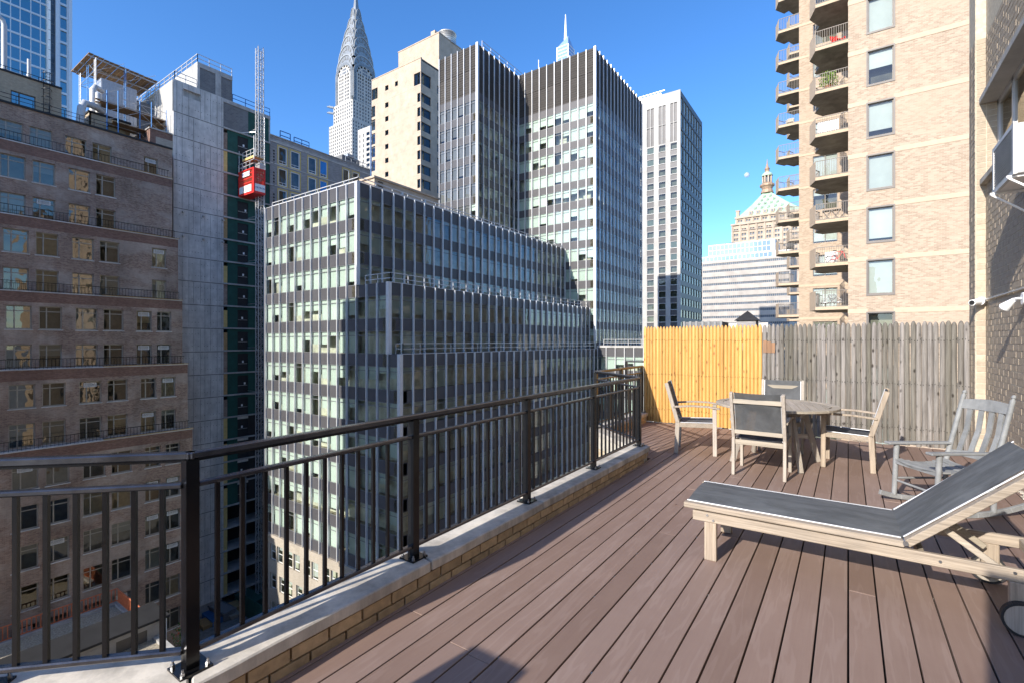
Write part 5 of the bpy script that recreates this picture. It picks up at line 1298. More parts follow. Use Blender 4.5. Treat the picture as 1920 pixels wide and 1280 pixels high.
b = MB(); b.lathe([(4.2, zc(331)), (4.2, zc(329)), (3.5, zc(326)), (2.0, zc(323.5))], 16, (ex, ey_)); b.build('dome', M['copper'], ht)
b = MB(); b.lathe([(1.9, zc(323.5)), (1.8, zc(318)), (2.2, zc(317.4)), (1.2, zc(314)), (.9, zc(311)), (.5, zc(307)), (.15, zc(299))], 10, (ex, ey_)); b.build('lantern', M['gilt'], ht)
for x in (xm0 + 1, xm1 - 1.5): blk('chimney', M['limestone'], ht, (x - 1.2, x + 1.2, EY + 1, EY + 4, zE(400), zE(388)), (x - 1.6, x + 1.6, EY + .8, EY + 4.2, zE(388), zE(386.5)))

# -------- slender spired skyscraper
ck = thing('spired_skyscraper', 'slender white skyscraper with steel sunburst arch crown and needle spire', 'skyscraper', (-434, 331, GZ))
sD = 520.; lat0 = (667.5 - 960) / FP * sD; CXX, CYY = lat0 * CT - sD * ST, lat0 * ST + sD * CT; K = sD / FP
zC = lambda y: (640 - y) * K
def hw2(p): return p / 2.57      # half width (m) of a square plan that looks p pixels wide to one side
def sq(h, z0, z1, mat, name, b=None):
    bb_ = MB(); bb_.box(CXX - h, CXX + h, CYY - h, CYY + h, z0, z1); return bb_.build(name, mat, ck)
tiers = [(152, 131, 37), (140, 115, 35.6), (122, 96, 32.2), (104, 78, 27.8), (86, 60, 23.2), (68, 41, 17), (50, 20, 10.8)]
b = MB(); cp = [(172, 35.5), (150, 35.5), (134, 34.3), (125, 32.6), (116, 30.8), (98, 26.6), (80, 22.0), (62, 15.6), (41, 9.6), (30, 7.5)]
for (y0, h0), (y1, h1) in zip(cp[:-1], cp[1:]):
    h0, h1 = hw2(h0) * .985, hw2(h1) * .985; f = lambda r, z: [(CXX - r, CYY - r, z), (CXX + r, CYY - r, z), (CXX + r, CYY + r, z), (CXX - r, CYY + r, z)]
    b.add(f(h0, zC(y0)) + f(h1, zC(y1)), [(i, (i + 1) % 4, 4 + (i + 1) % 4, 4 + i) for i in range(4)])
b.build('crown_core', M['chrome'], ck)
def arch(w_, zs__, za_, n=14): return [(w_ * math.cos(math.pi * i / n), zs__ + (za_ - zs__) * math.sin(math.pi * i / n)) for i in range(n + 1)]
for i, (y0, y1, hp) in enumerate(tiers):
    h = hw2(hp); zs__, za_ = zC(y0), zC(y1)
    for d, (tx, ty) in ((0, (0, 0)), (90, (0, 0))):
        b = MB(Matrix.Translation((CXX, CYY, 0)) @ Matrix.Rotation(R(d), 4, 'Z')); A = arch(h, zs__, za_)
        b.extr([(-h, zs__ - 6)] + [(x, z) for x, z in A[::-1]] + [(h, zs__ - 6)], -h, h); b.build('crown_arch', M['chrome'], ck)
    for d in (0, 90, 180, 270):      # bright raised rims and triangular windows
        Tm = Matrix.Translation((CXX, CYY, 0)) @ Matrix.Rotation(R(d), 4, 'Z')
        b = MB(Tm); A = arch(h, zs__, za_); B = arch(h - 1.0 * h / 14, zs__, za_ - 1.3 * h / 14)
        for j in range(len(A) - 1):
            b.add([(A[j][0], -h - .6, A[j][1]), (A[j + 1][0], -h - .6, A[j + 1][1]), (B[j + 1][0], -h - .6, B[j + 1][1]), (B[j][0], -h - .6, B[j][1]), (A[j][0], -h + .2, A[j][1]), (A[j + 1][0], -h + .2, A[j + 1][1]), (B[j + 1][0], -h + .2, B[j + 1][1]), (B[j][0], -h + .2, B[j][1])], [(0, 1, 2, 3), (0, 4, 5, 1), (2, 6, 7, 3)])
        b.build('arch_rim', M['chrome_l'], ck)
        b = MB(Tm); nT = 7 if i < 5 else 5
        for j in range(nT):
            a = math.pi * (j + .5) / nT; rr = h * .62; rz = (za_ - zs__) * .62
            cx1, cz1 = rr * math.cos(a), zs__ + rz * math.sin(a); tx, tz = h * .9 * math.cos(a), zs__ + (za_ - zs__) * .88 * math.sin(a); nx, nz = -math.sin(a) * h * .10, math.cos(a) * h * .10
            b.add([(cx1 - nx, -h - .35, cz1 - nz), (cx1 + nx, -h - .35, cz1 + nz), (tx, -h - .35, tz), (cx1 - nx, -h + .1, cz1 - nz), (cx1 + nx, -h + .1, cz1 + nz), (tx, -h + .1, tz)], [(0, 1, 2), (0, 3, 4, 1), (1, 4, 5, 2), (2, 5, 3, 0)])
        b.build('triangular_windows', M['winframe'], ck, kind='stuff')
b = MB(); prf = [(hw2(9.5), zC(48)), (hw2(7.5), zC(30)), (hw2(4.6), zC(12)), (hw2(2.6), zC(-8)), (hw2(1.0), zC(-40))]
for (r0, z0), (r1, z1) in zip(prf[:-1], prf[1:]):
    f = lambda r, z: [(CXX - r, CYY - r, z), (CXX + r, CYY - r, z), (CXX + r, CYY + r, z), (CXX - r, CYY + r, z)]
    b.add(f(r0, z0) + f(r1, z1), [(i, (i + 1) % 4, 4 + (i + 1) % 4, 4 + i) for i in range(4)])
b.build('spire', M['chrome'], ck)
# shaft
hS = hw2(37)
def cwall(h, z0, z1, cols_, rows_, wh_, mat, name='wall'):
    for d, (ox_, oy_) in ((0, (CXX - h, CYY - h)), (90, (CXX + h, CYY - h))):
        ops = [(a, c, z, z + wh_) for a, c in cols_ for z in rows_]
        b = MB(frame(ox_, oy_, d)); b.wall(0, 2 * h, z0, z1, ops, .5, 0, 0, 1); b.build(name, [mat, M['bluewin']], ck)
    bb_ = MB(); bb_.box(CXX - h, CXX + h - .6, CYY - h + .6, CYY + h, z0, z1 - .3); bb_.build('core', mat, ck)
W2 = 2 * hS; rows = [zC(150) - 3.55 * k for k in range(18)]
rows = [z for z in rows if z > zC(268)][1:]
cwall(hS + .35, zC(268), zC(152), [(W2 * a, W2 * c) for a, c in ((.08, .145), (.22, .27), (.30, .35), (.40, .46), (.54, .60), (.65, .70), (.73, .78), (.855, .92))], rows, 2.1, M['white_stone'])
for d in (0, 90):
    Tm = Matrix.Translation((CXX, CYY, 0)) @ Matrix.Rotation(R(d), 4, 'Z')
    b = MB(Tm); A = arch(hS * .70, zC(152), zC(134)); b.extr([(x, z) for x, z in A[::-1]], -hS - .35, -hS + .2); b.build('arched_wall', M['white_stone'], ck)
    b = MB(Tm)
    for x_ in (-.45, -.2, -.05, .1, .33):
        for q in (0, 1): b.box(hS * x_, hS * (x_ + .1), -hS - .42, -hS - .3, zC(151) + 3.4 * q, zC(151) + 2.2 + 3.4 * q) if abs(x_) < .3 or q == 0 else None
    b.build('windows', M['bluewin'], ck, kind='stuff')
    for f_, yt in ((1.0, 130), (.9, 132), (.80, 134)):
        A = arch(hS * f_, zC(152), zC(yt)); B = arch(hS * (f_ - .05), zC(152), zC(yt) - .9); b = MB(Tm)
        A = [(hS * f_, zC(205))] + A + [(-hS * f_, zC(205))]; B = [(hS * (f_ - .05), zC(205))] + B + [(-hS * (f_ - .05), zC(205))]
        for j in range(len(A) - 1): b.add([(A[j][0], -hS - .9, A[j][1]), (A[j + 1][0], -hS - .9, A[j + 1][1]), (B[j + 1][0], -hS - .9, B[j + 1][1]), (B[j][0], -hS - .9, B[j][1]), (A[j][0], -hS, A[j][1]), (A[j + 1][0], -hS, A[j + 1][1]), (B[j + 1][0], -hS, B[j + 1][1]), (B[j][0], -hS, B[j][1])], [(0, 1, 2, 3), (0, 4, 5, 1), (2, 6, 7, 3)])
        b.build('arch_band', M['chrome'], ck)
for hp, yt, cl, rs in ((42, 205, 9, 3.55), (50, 243, 12, 3.55)):
    h = hw2(hp); n = cl; cc = [(2 * h * (i + .28) / n, 2 * h * (i + .72) / n) for i in range(n)]
    cwall(h, GZ if hp == 50 else zC(243), zC(yt), cc, [zC(yt) - 4 - rs * k for k in range(16) if zC(yt) - 4 - rs * k > zC(320 if hp == 50 else 242)], 2.0, M['white_stone'])
for sx, sy, yy_ in ((-1, -1, 206), (1, -1, 205), (-1, 1, 206), (1, 1, 206), (-1, -1, 217)):
    h = hw2(42); b = MB(); c = Vector((CXX + sx * h, CYY + sy * h, zC(yy_)))
    b.beam(c, c + Vector((sx * 3.4, sy * 3.4, .6)), 1.8, 1.8); b.beam(c + Vector((sx * 3, sy * 3, .8)), c + Vector((sx * 4.6, sy * 4.6, .3)), 1.1, 1.0); b.build('eagle_ornament', M['chrome_l'], ck)
nb_ = thing('pale_apartment_block', 'pale narrow apartment block with blue glass side between spired skyscraper and cream tower', 'apartment block', (-210, 165, GZ))
NY = 165.0; nx0, nx1 = xat(671, NY), xat(694, NY); nz = zat(236, nx1, NY)
n0, n1 = nx0, xat(686, NY)
punched(nb_, nx0, NY, 0, 0, nx1 - nx0, GZ, nz, [((xat(a, NY) - nx0), (xat(c, NY) - nx0), nz - 4.6 - 2.75 * k, nz - 2.9 - 2.75 * k) for a, c in ((674, 675.6), (680.4, 682), (687, 693)) for k in range(20)], M['white_stone'], .2, 'plain', M['steel_w'], M['glass_dk'])
blk('body', M['white_stone'], nb_, (nx0, nx1 - 1, NY + 1.2, NY + 20, GZ, nz - .3)); b = MB(frame(nx1, NY, 90)); b.wall(0, 16, GZ, nz, [(.4, 7, nz - 4.6 - 2.75 * k, nz - 2.9 - 2.75 * k) for k in range(20)], .2, 0, 0, 1); b.build('glass_side', [M['fin'], M['glass_sky']], nb_)
# -------- glass spire behind the dark tower
gs = thing('glass_spire', 'pale pointed mast on a slanted glass top rising behind the dark tower', 'skyscraper', (-330, 620, GZ))
SD = 700.; la = (1060.5 - 960) / FP * SD; gx_, gy_ = la * CT - SD * ST, la * ST + SD * CT; KS = SD / FP
b = MB(); b.cyl((gx_, gy_, (640 - 78) * KS), (gx_, gy_, (640 - 28) * KS), 2.6, .6, 8); b.build('mast', M['white'], gs)
b = MB(); h = 9; zt0, zt1 = (640 - 78) * KS, (640 - 92) * KS; zb = 300
b.add([(gx_ - h, gy_ - h, zb), (gx_ + h, gy_ - h, zb), (gx_ + h, gy_ + h, zb), (gx_ - h, gy_ + h, zb), (gx_ - h, gy_ - h, zt1), (gx_ + h, gy_ - h, zt0), (gx_ + h, gy_ + h, zt1), (gx_ - h, gy_ + h, zt1 - 3)], [(4, 5, 6, 7), (0, 1, 5, 4), (1, 2, 6, 5), (2, 3, 7, 6), (3, 0, 4, 7)]); b.build('glass_top', M['glass_sky'], gs)
b = MB()
for k in range(8):
    z = zt1 - 1 - k * 5; b.box(gx_ - h - .3, gx_ + h + .3, gy_ - h - .3, gy_ + h + .3, z, z + 1)
for sx, sy in ((-1, -1), (1, -1), (1, 1)): b.box(gx_ + sx * h - .6, gx_ + sx * h + .6, gy_ + sy * h - .6, gy_ + sy * h + .6, zb, zt1)
b.build('fin', M['white'], gs)
# -------- small dark pyramid roof and low parapets beyond the fence
pr_ = thing('pyramid_roof_house', 'small dark pyramid roofed water tower house peeking over the fences', 'roof house', (-20, 62, -6))
ry = 62.0; rx0, rx1 = xat(1376, ry), xat(1421, ry); rc_ = (rx0 + rx1) / 2; rw = (rx1 - rx0) / 2; ze = zat(601, rc_, ry); zp = zat(583, rc_, ry + rw)
blk('wall', M['grey_block'], pr_, (rx0 + .25, rx1 - .25, ry + .25, ry + 2 * rw - .25, GZ, ze))
b = MB(); b.add([(rx0, ry, ze), (rx1, ry, ze), (rx1, ry + 2 * rw, ze), (rx0, ry + 2 * rw, ze), (rc_, ry + rw, zp)], [(0, 1, 4), (1, 2, 4), (2, 3, 4), (3, 0, 4), (3, 2, 1, 0)]); b.build('roof', M['tar'], pr_)
lp = thing('low_parapet_building', 'dark low building parapet just visible above the yellow fence', 'building', (-18, 56, GZ)); 
blk('wall', M['dark_block'], lp, (xat(1283, 56), xat(1352, 56), 56, 60, GZ, zat(606, -20, 56))); b = MB()
for i in range(7):
    x = xat(1283 + i * 11.5, 56); b.box(x - .12, x + .12, 55.9, 56, GZ, zat(605, -20, 56))
b.build('pier', M['winframe'], lp)
lp2 = thing('low_stone_building', 'low grey building behind the middle of the fences beneath the white office block', 'building', (-12, 90, GZ)); blk('wall', M['concrete'], lp2, (xat(1300, 90), xat(1440, 90), 90, 99, GZ, zat(607, -20, 90)))
# -------- moon
mo = MB(); mr = ray(1400.5); dm = 3000.; mp = Vector((mr[0] * dm, mr[1] * dm, (640 - 328.5) / FP * dm)); rm = 4.3 / FP * dm * 1.1
mo.lathe([(rm * math.sin(math.pi * i / 16) + .01, mp.z - rm * math.cos(math.pi * i / 16)) for i in range(17)], 24, (mp.x, mp.y))
t = NT('moon'); col = t.ramp(t.noise(t.pos(), .02, 4, .6), [(.35, (.35, .37, .4)), (.65, (.8, .82, .85))]); t.done(col, .9)
tr = t.n('BsdfTransparent'); mx = t.n('MixShader'); mx.inputs[0].default_value = .5; t.l(t.b.outputs[0], mx.inputs[1]); t.l(tr.outputs[0], mx.inputs[2]); t.l(mx.outputs[0], t.out.inputs[0]); M['moon'] = t.mat
mo.top('moon', M['moon'], 'faint pale daytime moon in the blue sky left of the balconies', 'moon')

# -------- tan balcony tower on the right
tt = thing('balcony_tower', 'tan brick apartment tower with angular balconies above the grey fence', 'apartment tower', (6, 45, GZ))
FYT = 33.3; PH = 2.896; W0 = 14.19; a, c = xat(1627, FYT), xat(1675.5, FYT)
def tbl():
    r = random.random(); return (M['blind_w'], random.choice((.3, .5, .8, .9, 1))) if r < .8 else (None, 0)
ops = [(a, c, W0 + PH * k, W0 + PH * k + 1.84) for k in range(-10, 14)]
ops += [(a + 6.2, c + 6.2, z, z1) for a_, c_, z, z1 in ops[:24]]
punched(tt, 0, FYT, 0, 0, 15, GZ, 62, ops, M['tower_brick'], .07, 'plain', M['dark_taupe'], M['glass'], True, tbl, bdist=.6)
T = frame(0, FYT, 0)
for k in range(-10, 15):
    z = 16.02 + PH * k - PH + PH
    zb = 16.03 + PH * k
    for x0_, x1_ in ((-.015, a - .001), (c + .001, a + 6.199), (c + 6.201, 15)):
        b = MB(); b.box(x0_, x1_, FYT - .02, FYT + .1, zb, zb + .25); b.build('stone_band', M['band'], tt)
    fr = MB(T); fr.box(a - .07, c + .07, -.035, -.001, W0 + PH * k - .1, W0 + PH * k - .001); fr.box(a - .07, a - .001, -.03, -.001, W0 + PH * k, W0 + PH * k + 1.84); fr.box(c + .001, c + .07, -.03, -.001, W0 + PH * k, W0 + PH * k + 1.84); fr.box(a - .07, c + .07, -.03, -.001, W0 + PH * k + 1.841, W0 + PH * k + 1.92); fr.build('window_surround', M['dark_taupe'], tt)
punched(tt, -3.6, 50, 0, 0, 3.6, GZ, 62, [(-2.55 + 3.6, -.75 + 3.6, 4.62 - 1.85 + PH * k, 4.62 + PH * k) for k in range(-8, 19)], M['tower_brick'], .08, 'mid', M['dark_taupe'], M['glass'], True, tbl, bdist=.6)
b = MB()
for k in range(-8, 19): b.box(-3.62, 0, 49.975, 50.1, 4.8 + PH * k, 5.0 + PH * k)
b.build('stone_band', M['band'], tt)
blk('west_wall', M['tower_brick'], tt, (0, .3, FYT + .8, 49.99, GZ, 62), (-3.6, -3.3, 50.8, 78, GZ, 62)); blk('body', M['tower_brick'], tt, (.3, 15, FYT + .75, 50.7, GZ, 61.9), (-3.3, 15, 50.75, 78, GZ, 61.8))
b = MB(); b.wall(0, 1, 0, 1); 
punched(tt, 0, FYT + .8, -90, -.8, 0, GZ, 62, [], M['tower_brick'], back=False)
def balcony(plan, zb, wall_x, cage=True):
    b = MB(); b.prism(plan, zb, zb + .19); s = b.build('balcony_slab', M['soffit'], tt)
    e = MB(); P_ = plan[:-1]
    for p, q in zip(P_[:-1], P_[1:]): e.beam((p[0], p[1], zb + .11), (q[0], q[1], zb + .11), .03, .2)
    inst('slab_edge', e.mesh('slab_edge', M['band'], wl(s)), s)
    r = MB(); z0, z1 = zb + .25, zb + 1.28
    for idx, (p, q) in enumerate(zip(P_[:-1], P_[1:])):
        p3, q3 = Vector((*p, 0)), Vector((*q, 0)); ln = (q3 - p3).length; n = max(2, round(ln / .13))
        if idx == 1:
            inst('balustrade', r.mesh('balustrade', M['dark_taupe'], wl(s)), s); r = MB(); continue
        for z in (z1, z0): r.beam((*p, z), (*q, z), .04, .04)
        for k in range(n + 1): cc = p3.lerp(q3, k / n); r.box(cc.x - .011, cc.x + .011, cc.y - .011, cc.y + .011, z0, z1)
    inst('balustrade', r.mesh('balustrade', M['dark_taupe'], wl(s)), s)
    r = MB(); p, q = P_[1], P_[2]; r.beam((*p, zb + .74), (*q, zb + .74), .03, 1.08); inst('side_panel', r.mesh('side_panel', M['band'], wl(s)), s)
n_ = [(0, 38.3), (-1.8, 38.3), (-2.2, 39.5), (-1.68, 40.7), (-2.0, 41.5), (-1.55, 42.3), (0, 42.3), (0, 42.3)]
for k in range(-5, 6): balcony(n_[:-1], 16.55 - PH * k, 0)
for y0 in (50.5, 60.5):
    pl_ = [(-3.6, y0), (-5.25, y0), (-5.6, y0 + 1.1), (-5.0, y0 + 2.1), (-4.6, y0 + 1.9), (-4.3, y0 + 2.7), (-3.6, y0 + 2.7)]
    for k in range(-4, 15): balcony(pl_, 28.25 - PH * k, -3.6)
# things on the balconies
def clump(b, c, r, n, m=0, sz=.1):
    for _ in range(n):
        d = Vector((random.gauss(0, 1), random.gauss(0, 1), random.gauss(0, 1))).normalized() * r * random.random() ** .4; p = Vector(c) + Vector((d.x, d.y, d.z))
        u = Vector((random.gauss(0, 1), random.gauss(0, 1), random.gauss(0, 1))).normalized(); v = u.cross(Vector((random.gauss(0, 1), random.gauss(0, 1), random.gauss(0, 1)))).normalized()
        b.add([p, p + u * sz + v * sz * .4, p + u * sz * 2, p + u * sz - v * sz * .4], [(0, 1, 2, 3)], m)
zf = 16.74
pt = thing('potted_shrub', 'bushy yellow green potted shrub on a tan tower balcony', 'potted plant', (-1.1, 38.9, zf))
b = MB(); b.lathe([(.16, zf), (.24, zf + .4), (.26, zf + .42)], 12, (-1.1, 38.9)); b.build('pot', M['terracotta'], pt)
b = MB(); clump(b, (-1.1, 38.9, zf + .85), .6, 420, 0, .09); b.build('foliage', M['leaf_y'], pt)
b = MB(); b.cyl((-1.1, 38.9, zf + .3), (-1.1, 38.9, zf + .9), .03); b.build('stem', M['plywood'], pt)
def chair_s(name, label, mat, x, y, z, cat='chair', rz=0):
    t = thing(name, label, cat, (x, y, z), rz)
    def g(nm, f): b = MB(); f(b); b.build(nm, mat, t, world=False)
    g('seat', lambda b: b.box(-.28, .28, -.28, .25, .36, .42)); g('backrest', lambda b: b.beam((0, .25, .4), (0, .42, .95), .52, .04, 0, (0, 1, 0)))
    for sx in (-1, 1):
        g('armrest', lambda b: b.beam((sx * .3, -.25, .6), (sx * .3, .3, .62), .05, .03))
        for y_ in (-.25, .22): g('leg', lambda b: b.beam((sx * .29, y_, 0), (sx * .29, y_, .6), .03, .03))
    return t
chair_s('balcony_chair', 'red folding lounge chair on a tan tower balcony two floors above the shrub' if False else 'red lounge chair on the balcony one floor above the potted shrub', M['red'], -.55, 39.0, 16.74 + PH, rz=R(40))
def wicker(x, rz, lb):
    t = thing('wicker_chair', lb, 'chair', (x, 38.95, 16.74 - 5 * PH), rz)
    b = MB(); b.lathe([(.34, .28), (.38, .34), (.1, .36)], 14); b.build('seat', M['steel'], t, world=False)
    b = MB()
    for k in range(15):
        a = math.pi * (k / 14); b.beam((.36 * math.cos(a), .1 + .3 * math.sin(a), .34), (.5 * math.cos(a), .2 + .45 * math.sin(a), .5 + .4 * math.sin(a)), .015, .015)
    for f_ in (.0, .5, 1):
        P_ = [((.36 + .14 * f_) * math.cos(math.pi * k / 14), .1 + .1 * f_ + (.3 + .15 * f_) * math.sin(math.pi * k / 14), .34 + f_ * (.16 + .4 * math.sin(math.pi * k / 14))) for k in range(15)]
        b.tube(P_, .015, 5)
    b.build('backrest', M['steel'], t, world=False)
    for a in (45, 135, 225, 315): b = MB(); b.beam((.25 * math.cos(R(a)), .25 * math.sin(R(a)), .3), (.3 * math.cos(R(a)), .3 * math.sin(R(a)), 0), .02, .02); b.build('leg', M['steel'], t, world=False)
wicker(-1.25, R(-40), 'left one of two round wicker chairs on the lowest visible tan tower balcony'); wicker(-.5, R(50), 'right one of two round wicker chairs on the lowest visible tan tower balcony')
bi = thing('bicycle', 'red and white bicycle leaning on a tan tower balcony', 'bicycle', (-.5, 38.8, 16.74 - 4 * PH)); z = 16.74 - 4 * PH
for x in (-.95, -.15):
    b = MB(); b.tube([(x + .3 * math.cos(2 * math.pi * k / 20), 38.8, z + .32 + .3 * math.sin(2 * math.pi * k / 20)) for k in range(21)], .02, 6)
    for k in range(5): b.beam((x + .3 * math.cos(k * .63), 38.8, z + .32 + .3 * math.sin(k * .63)), (x - .3 * math.cos(k * .63), 38.8, z + .32 - .3 * math.sin(k * .63)), .006, .006)
    b.build('wheel', M['rubber'], bi)
b = MB(); pp = [(-.95, 38.8, z + .32), (-.72, 38.8, z + .78), (-.28, 38.8, z + .8), (-.15, 38.8, z + .32)]
for p, q in ((pp[0], pp[1]), (pp[1], pp[2]), (pp[2], pp[3]), ((-.6, 38.8, z + .3), pp[1]), ((-.6, 38.8, z + .3), pp[2]), (pp[0], (-.6, 38.8, z + .3))): b.beam(p, q, .035, .035)
b.build('frame', M['red'], bi); b = MB(); b.beam((-.28, 38.6, z + .98), (-.28, 39.05, z + .98), .025, .025); b.beam((-.28, 38.8, z + .8), (-.28, 38.8, z + .98), .025, .025); b.build('handlebar', M['steel'], bi); b = MB(); b.box(-.85, -.62, 38.74, 38.86, z + .86, z + .9); b.build('saddle', M['rubber'], bi)
def small(name, label, cat, mat, f):
    b = MB(); f(b); return b.top(name, mat, label, cat)
small('white_cabinet', 'white cabinet standing behind the bicycle on a tan tower balcony', 'cabinet', M['white'], lambda b: b.box(-1.3, -.6, 39.3, 39.7, z, z + .9))
small('white_screen', 'white privacy screen on the tan tower balcony under the shrub', 'screen', M['white'], lambda b: b.box(-1.7, -.5, 38.42, 38.45, 16.74 - PH, 16.74 - PH + .8))
tbx = thing('balcony_table', 'cross legged dark metal table on a tan tower balcony', 'table', (-.9, 38.9, 16.74 - 3 * PH)); z = 16.74 - 3 * PH
b = MB(); b.box(-1.45, -.4, 38.7, 39.2, z + .7, z + .74); b.build('table_top', M['dark_taupe'], tbx); b = MB()
for y in (38.72, 39.15): b.beam((-1.4, y, z), (-.95, y, z + .7), .03, .03); b.beam((-.95, y, z), (-1.4, y, z + .7), .03, .03); b.beam((-.9, y, z), (-.45, y, z + .7), .03, .03); b.beam((-.45, y, z), (-.9, y, z + .7), .03, .03)
b.build('legs', M['dark_taupe'], tbx)
for i, (kx, col_, lb) in enumerate(((7, 'rubber', 'dark chairs stacked on a far left balcony of the tan tower below the cupola'), (3, 'taupe', 'brown folding chair on an upper far left balcony of the tan tower'))):
    chair_s('balcony_chair', lb.replace('chairs stacked', 'chair'), M[col_], -4.4, 51.3, 28.44 - PH * kx)

# -------- low rooftop at the bottom left
lr = thing('low_roof_building', 'low building with gravel roof and rusty red railing at the bottom left', 'building', (-55, 8, GZ)); RZ = -26.2
LY1 = yat(222, -60.0)
blk('wall', M['podium_brick'], lr, (-60, -40, -14, LY1, GZ, RZ)); blk('gravel_bed', M['gravel'], lr, (-59.6, -40, -14, LY1 - .4, RZ, RZ + .06)); blk('parapet', M['concrete_l'], lr, (-60.1, -59.6, -14, LY1 + .1, RZ, RZ + .3), (-59.6, -40, LY1 - .4, LY1 + .1, RZ, RZ + .3))
rr = thing('rusty_railing', 'rusty red picket railing along the edge of the gravel roof below', 'railing', (-60, 8, RZ + .45))
for p, q in (((-59.85, -14), (-59.85, LY1 - .15)), ((-59.85, LY1 - .15), (-52, LY1 - .15))):
    b = MB(); b.beam((*p, RZ + 1.62), (*q, RZ + 1.62), .08, .08); b.beam((*p, RZ + .45), (*q, RZ + .45), .08, .08); b.build('rail', M['rust'], rr)
pk = MB(); pk.box(-.035, .035, -.035, .035, 0, 1.15); pkm = pk.mesh('rusty_picket', M['rust'])
y = LY1 - .3
while y > -6: winst('picket', pkm, rr, (-59.85, y, RZ + .45)); y -= .3
x = -59.5
while x < -52: winst('picket', pkm, rr, (x, LY1 - .15, RZ + .45)); x += .3
sd = thing('shed', 'pale clapboard shed with a black roof and brown door on the low gravel roof', 'shed', (-51, 12, RZ)); 
sx0, sx1, sy1 = -53.3, -50.2, 17.9
blk('black_roof', M['tar'], sd, (sx0 - .3, sx1 + .3, -14, sy1 + .2, RZ + 1.6, RZ + 1.8))
b = MB(frame(sx1, -14, 90)); b.wall(0, sy1 + 14, GZ, RZ + 1.6, [(sy1 + 14 - 3.6, sy1 + 14 - 1.4, RZ - .9, RZ + 1.1)], .1); b.build('clapboard_wall', M['clapboard'] if 'clapboard' in M else M.setdefault('clapboard', m_plain('beige_clapboard', (.36, .33, .29), .8, 0, .12, 2)), sd)
b = MB(frame(sx1, -14, 90))
for k in range(20): b.box(0, sy1 + 14 - 3.7, -.03, -.002, RZ - 2.7 + k * .21, RZ - 2.53 + k * .21); b.box(sy1 + 14 - 1.3, sy1 + 14, -.03, -.002, RZ - 2.7 + k * .21, RZ - 2.53 + k * .21)
b.build('clapboard', M['clapboard'], sd); blk('end_wall', M['clapboard'], sd, (sx0, sx1 - .01, sy1 - .1, sy1, GZ, RZ + 1.6)); blk('door', M['brown_frame'], sd, (sx1 - .15, sx1 - .1, sy1 - 3.6, sy1 - 1.4, RZ - .9, RZ + 1.1))
blk('corner_board', M['white'], sd, (sx1 - .1, sx1 + .05, sy1 - .12, sy1 + .05, GZ, RZ + 1.6))
pg = thing('potted_shrub', 'dark green shrub with red flowers behind the clapboard shed', 'plant', (-50, sy1 + 1.5, GZ)); b = MB(); clump(b, (-50.5, sy1 + 1.6, RZ - 1), 1.2, 300, 0, .14); b.build('foliage', M['leaf'], pg); b = MB(); clump(b, (-50.5, sy1 + 1.4, RZ - .6), .9, 40, 0, .1); b.build('flower', M['red'], pg); b = MB(); b.cyl((-50.5, sy1 + 1.6, GZ), (-50.5, sy1 + 1.6, RZ - .5), .12); b.build('stem', M['plywood'], pg)
# -------- builders' yard at the foot of the concrete building
def gpt(px, py, z=GZ): d = FP * z / (640 - py); r = ray(px); return (r[0] * d, r[1] * d)
yard = [('pallet_stack', 'stack of pale timber pallets on the ground below the corner post', 'pallets', (385, 1172), (2.2, 1.4, .5), 'plywood'), ('scaffold_stack', 'stack of blue scaffold frames on the ground beside the pallets', 'scaffold frames', (405, 1158), (3.4, 2.2, .7), 'blue_scaf'),
        ('site_container', 'low grey site container against the concrete wall at street level', 'container', (400, 1143), (3.6, 1.6, 1.2), 'dark_block'), ('plywood_crate', 'brown plywood crate beside the concrete wall base', 'crate', (437, 1138), (2.0, 1.5, .9), 'plywood'),
        ('dumpster', 'dark green rubbish skip standing at the foot of the hoist', 'skip', (470, 1135), (4.2, 2.0, 1.5), 'green'), ('rubble_bag', 'small pile of pink grey rubble bags near the crate', 'bags', (436, 1156), (1.6, 1.1, .6), 'podium_brick')]
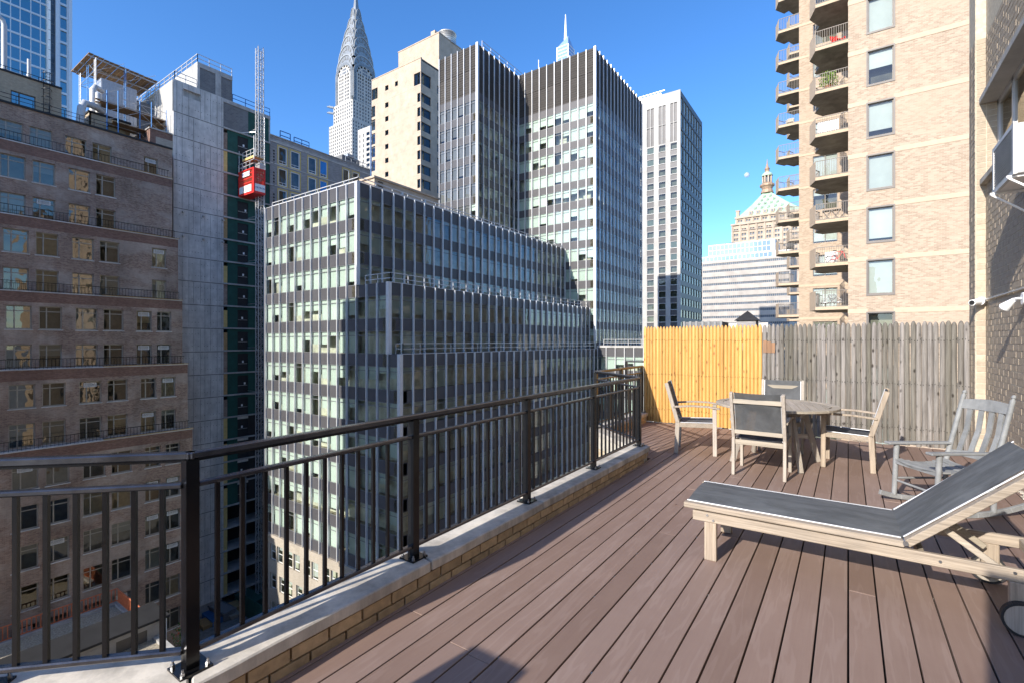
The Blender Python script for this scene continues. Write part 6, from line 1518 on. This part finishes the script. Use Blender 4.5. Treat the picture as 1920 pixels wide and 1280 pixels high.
for nm, lb, ct_, (px, py), (w1, d1, h1), mt in yard:
    x, y = gpt(px, py); x = max(x, -67.5)
    t = thing(nm, lb, ct_, (x, y, GZ), R(random.uniform(-8, 8)))
    if nm in ('pallet_stack', 'scaffold_stack'):
        for k in range(5):
            b = MB()
            for i in range(7): b.box(-w1 / 2 + w1 * i / 7, -w1 / 2 + w1 * (i + .65) / 7, -d1 / 2, d1 / 2, k * h1 / 5 + .04, k * h1 / 5 + .08)
            b.box(-w1 / 2, w1 / 2, -d1 / 2, -d1 / 2 + .1, k * h1 / 5, k * h1 / 5 + .04); b.box(-w1 / 2, w1 / 2, d1 / 2 - .1, d1 / 2, k * h1 / 5, k * h1 / 5 + .04); b.build('layer', M[mt], t, world=False)
    else:
        b = MB(); o_ = .15; b.add([(-w1 / 2 + o_, -d1 / 2 + o_, 0), (w1 / 2 - o_, -d1 / 2 + o_, 0), (w1 / 2 - o_, d1 / 2 - o_, 0), (-w1 / 2 + o_, d1 / 2 - o_, 0), (-w1 / 2, -d1 / 2, h1), (w1 / 2, -d1 / 2, h1), (w1 / 2, d1 / 2, h1), (-w1 / 2, d1 / 2, h1)], [(3, 2, 1, 0), (0, 1, 5, 4), (1, 2, 6, 5), (2, 3, 7, 6), (3, 0, 4, 7), (4, 5, 6, 7)]); b.build('body', M[mt], t, world=False, bevel=.05)
        b = MB(); b.box(-w1 / 2 - .05, w1 / 2 + .05, -d1 / 2 - .05, -d1 / 2 + .08, h1 - .12, h1 + .04); b.box(-w1 / 2 - .05, w1 / 2 + .05, d1 / 2 - .08, d1 / 2 + .05, h1 - .12, h1 + .04); b.build('rim', M[mt], t, world=False)
hd = thing('hoarding', 'dark green timber hoarding round the base of the hoist', 'hoarding', (-62, 33, GZ)); blk('panel', M['green'], hd, (-66.5, -59, 32.2, 32.3, GZ, GZ + 2.6), (-59.1, -59, 32.3, 34.8, GZ, GZ + 2.6))
# -------- neighbours outside the picture that cast the photographed shadows
s1_ = thing('apartment_slab', 'plain brick slab block standing outside the left edge', 'building', (-45, -10, GZ)); blk('wall', M['red_brick'], s1_, (-47.9, -45.15, -14.5, 1, GZ, 19.7), (-45.15, -30, -14.5, 1, GZ, 22.8))

M['east_a'] = m_brick('east_tan_brick', (.34, .25, .17), (.42, .32, .22), (.4, .33, .25), .4, .14, .012)  # unseen generic blocks below are added to darken reflections in the office glass
for lb, (x0, x1, y0, y1, z1), mt in (('tan brick block added outside the right edge to be mirrored in office windows', (62, 80, 36, 110, 38), 'east_a'), ('brown brick block added outside the right edge to be mirrored in office windows', (66, 84, 118, 210, 24), 'brown_brick'), ('tall pale block added outside the right edge to be mirrored in office windows', (90, 110, -40, 30, 60), 'podium_brick')):
    e_ = thing('reflection_block', lb, 'building', ((x0 + x1) / 2, (y0 + y1) / 2, GZ))
    b = MB(frame(x0, y1, -90)); b.wall(0, y1 - y0, GZ, z1, [(1.5 + 3.4 * i, 3.2 + 3.4 * i, z1 - 3 - 3.2 * k, z1 - 1.2 - 3.2 * k) for i in range(int((y1 - y0 - 3) / 3.4)) for k in range(int((z1 - GZ) / 3.2) - 1)], .2, 0, 0, 1); b.build('wall', [M[mt], M['bluewin']], e_)
    blk('body', M[mt], e_, (x0 + .5, x1, y0, y1, GZ, z1 - .1))
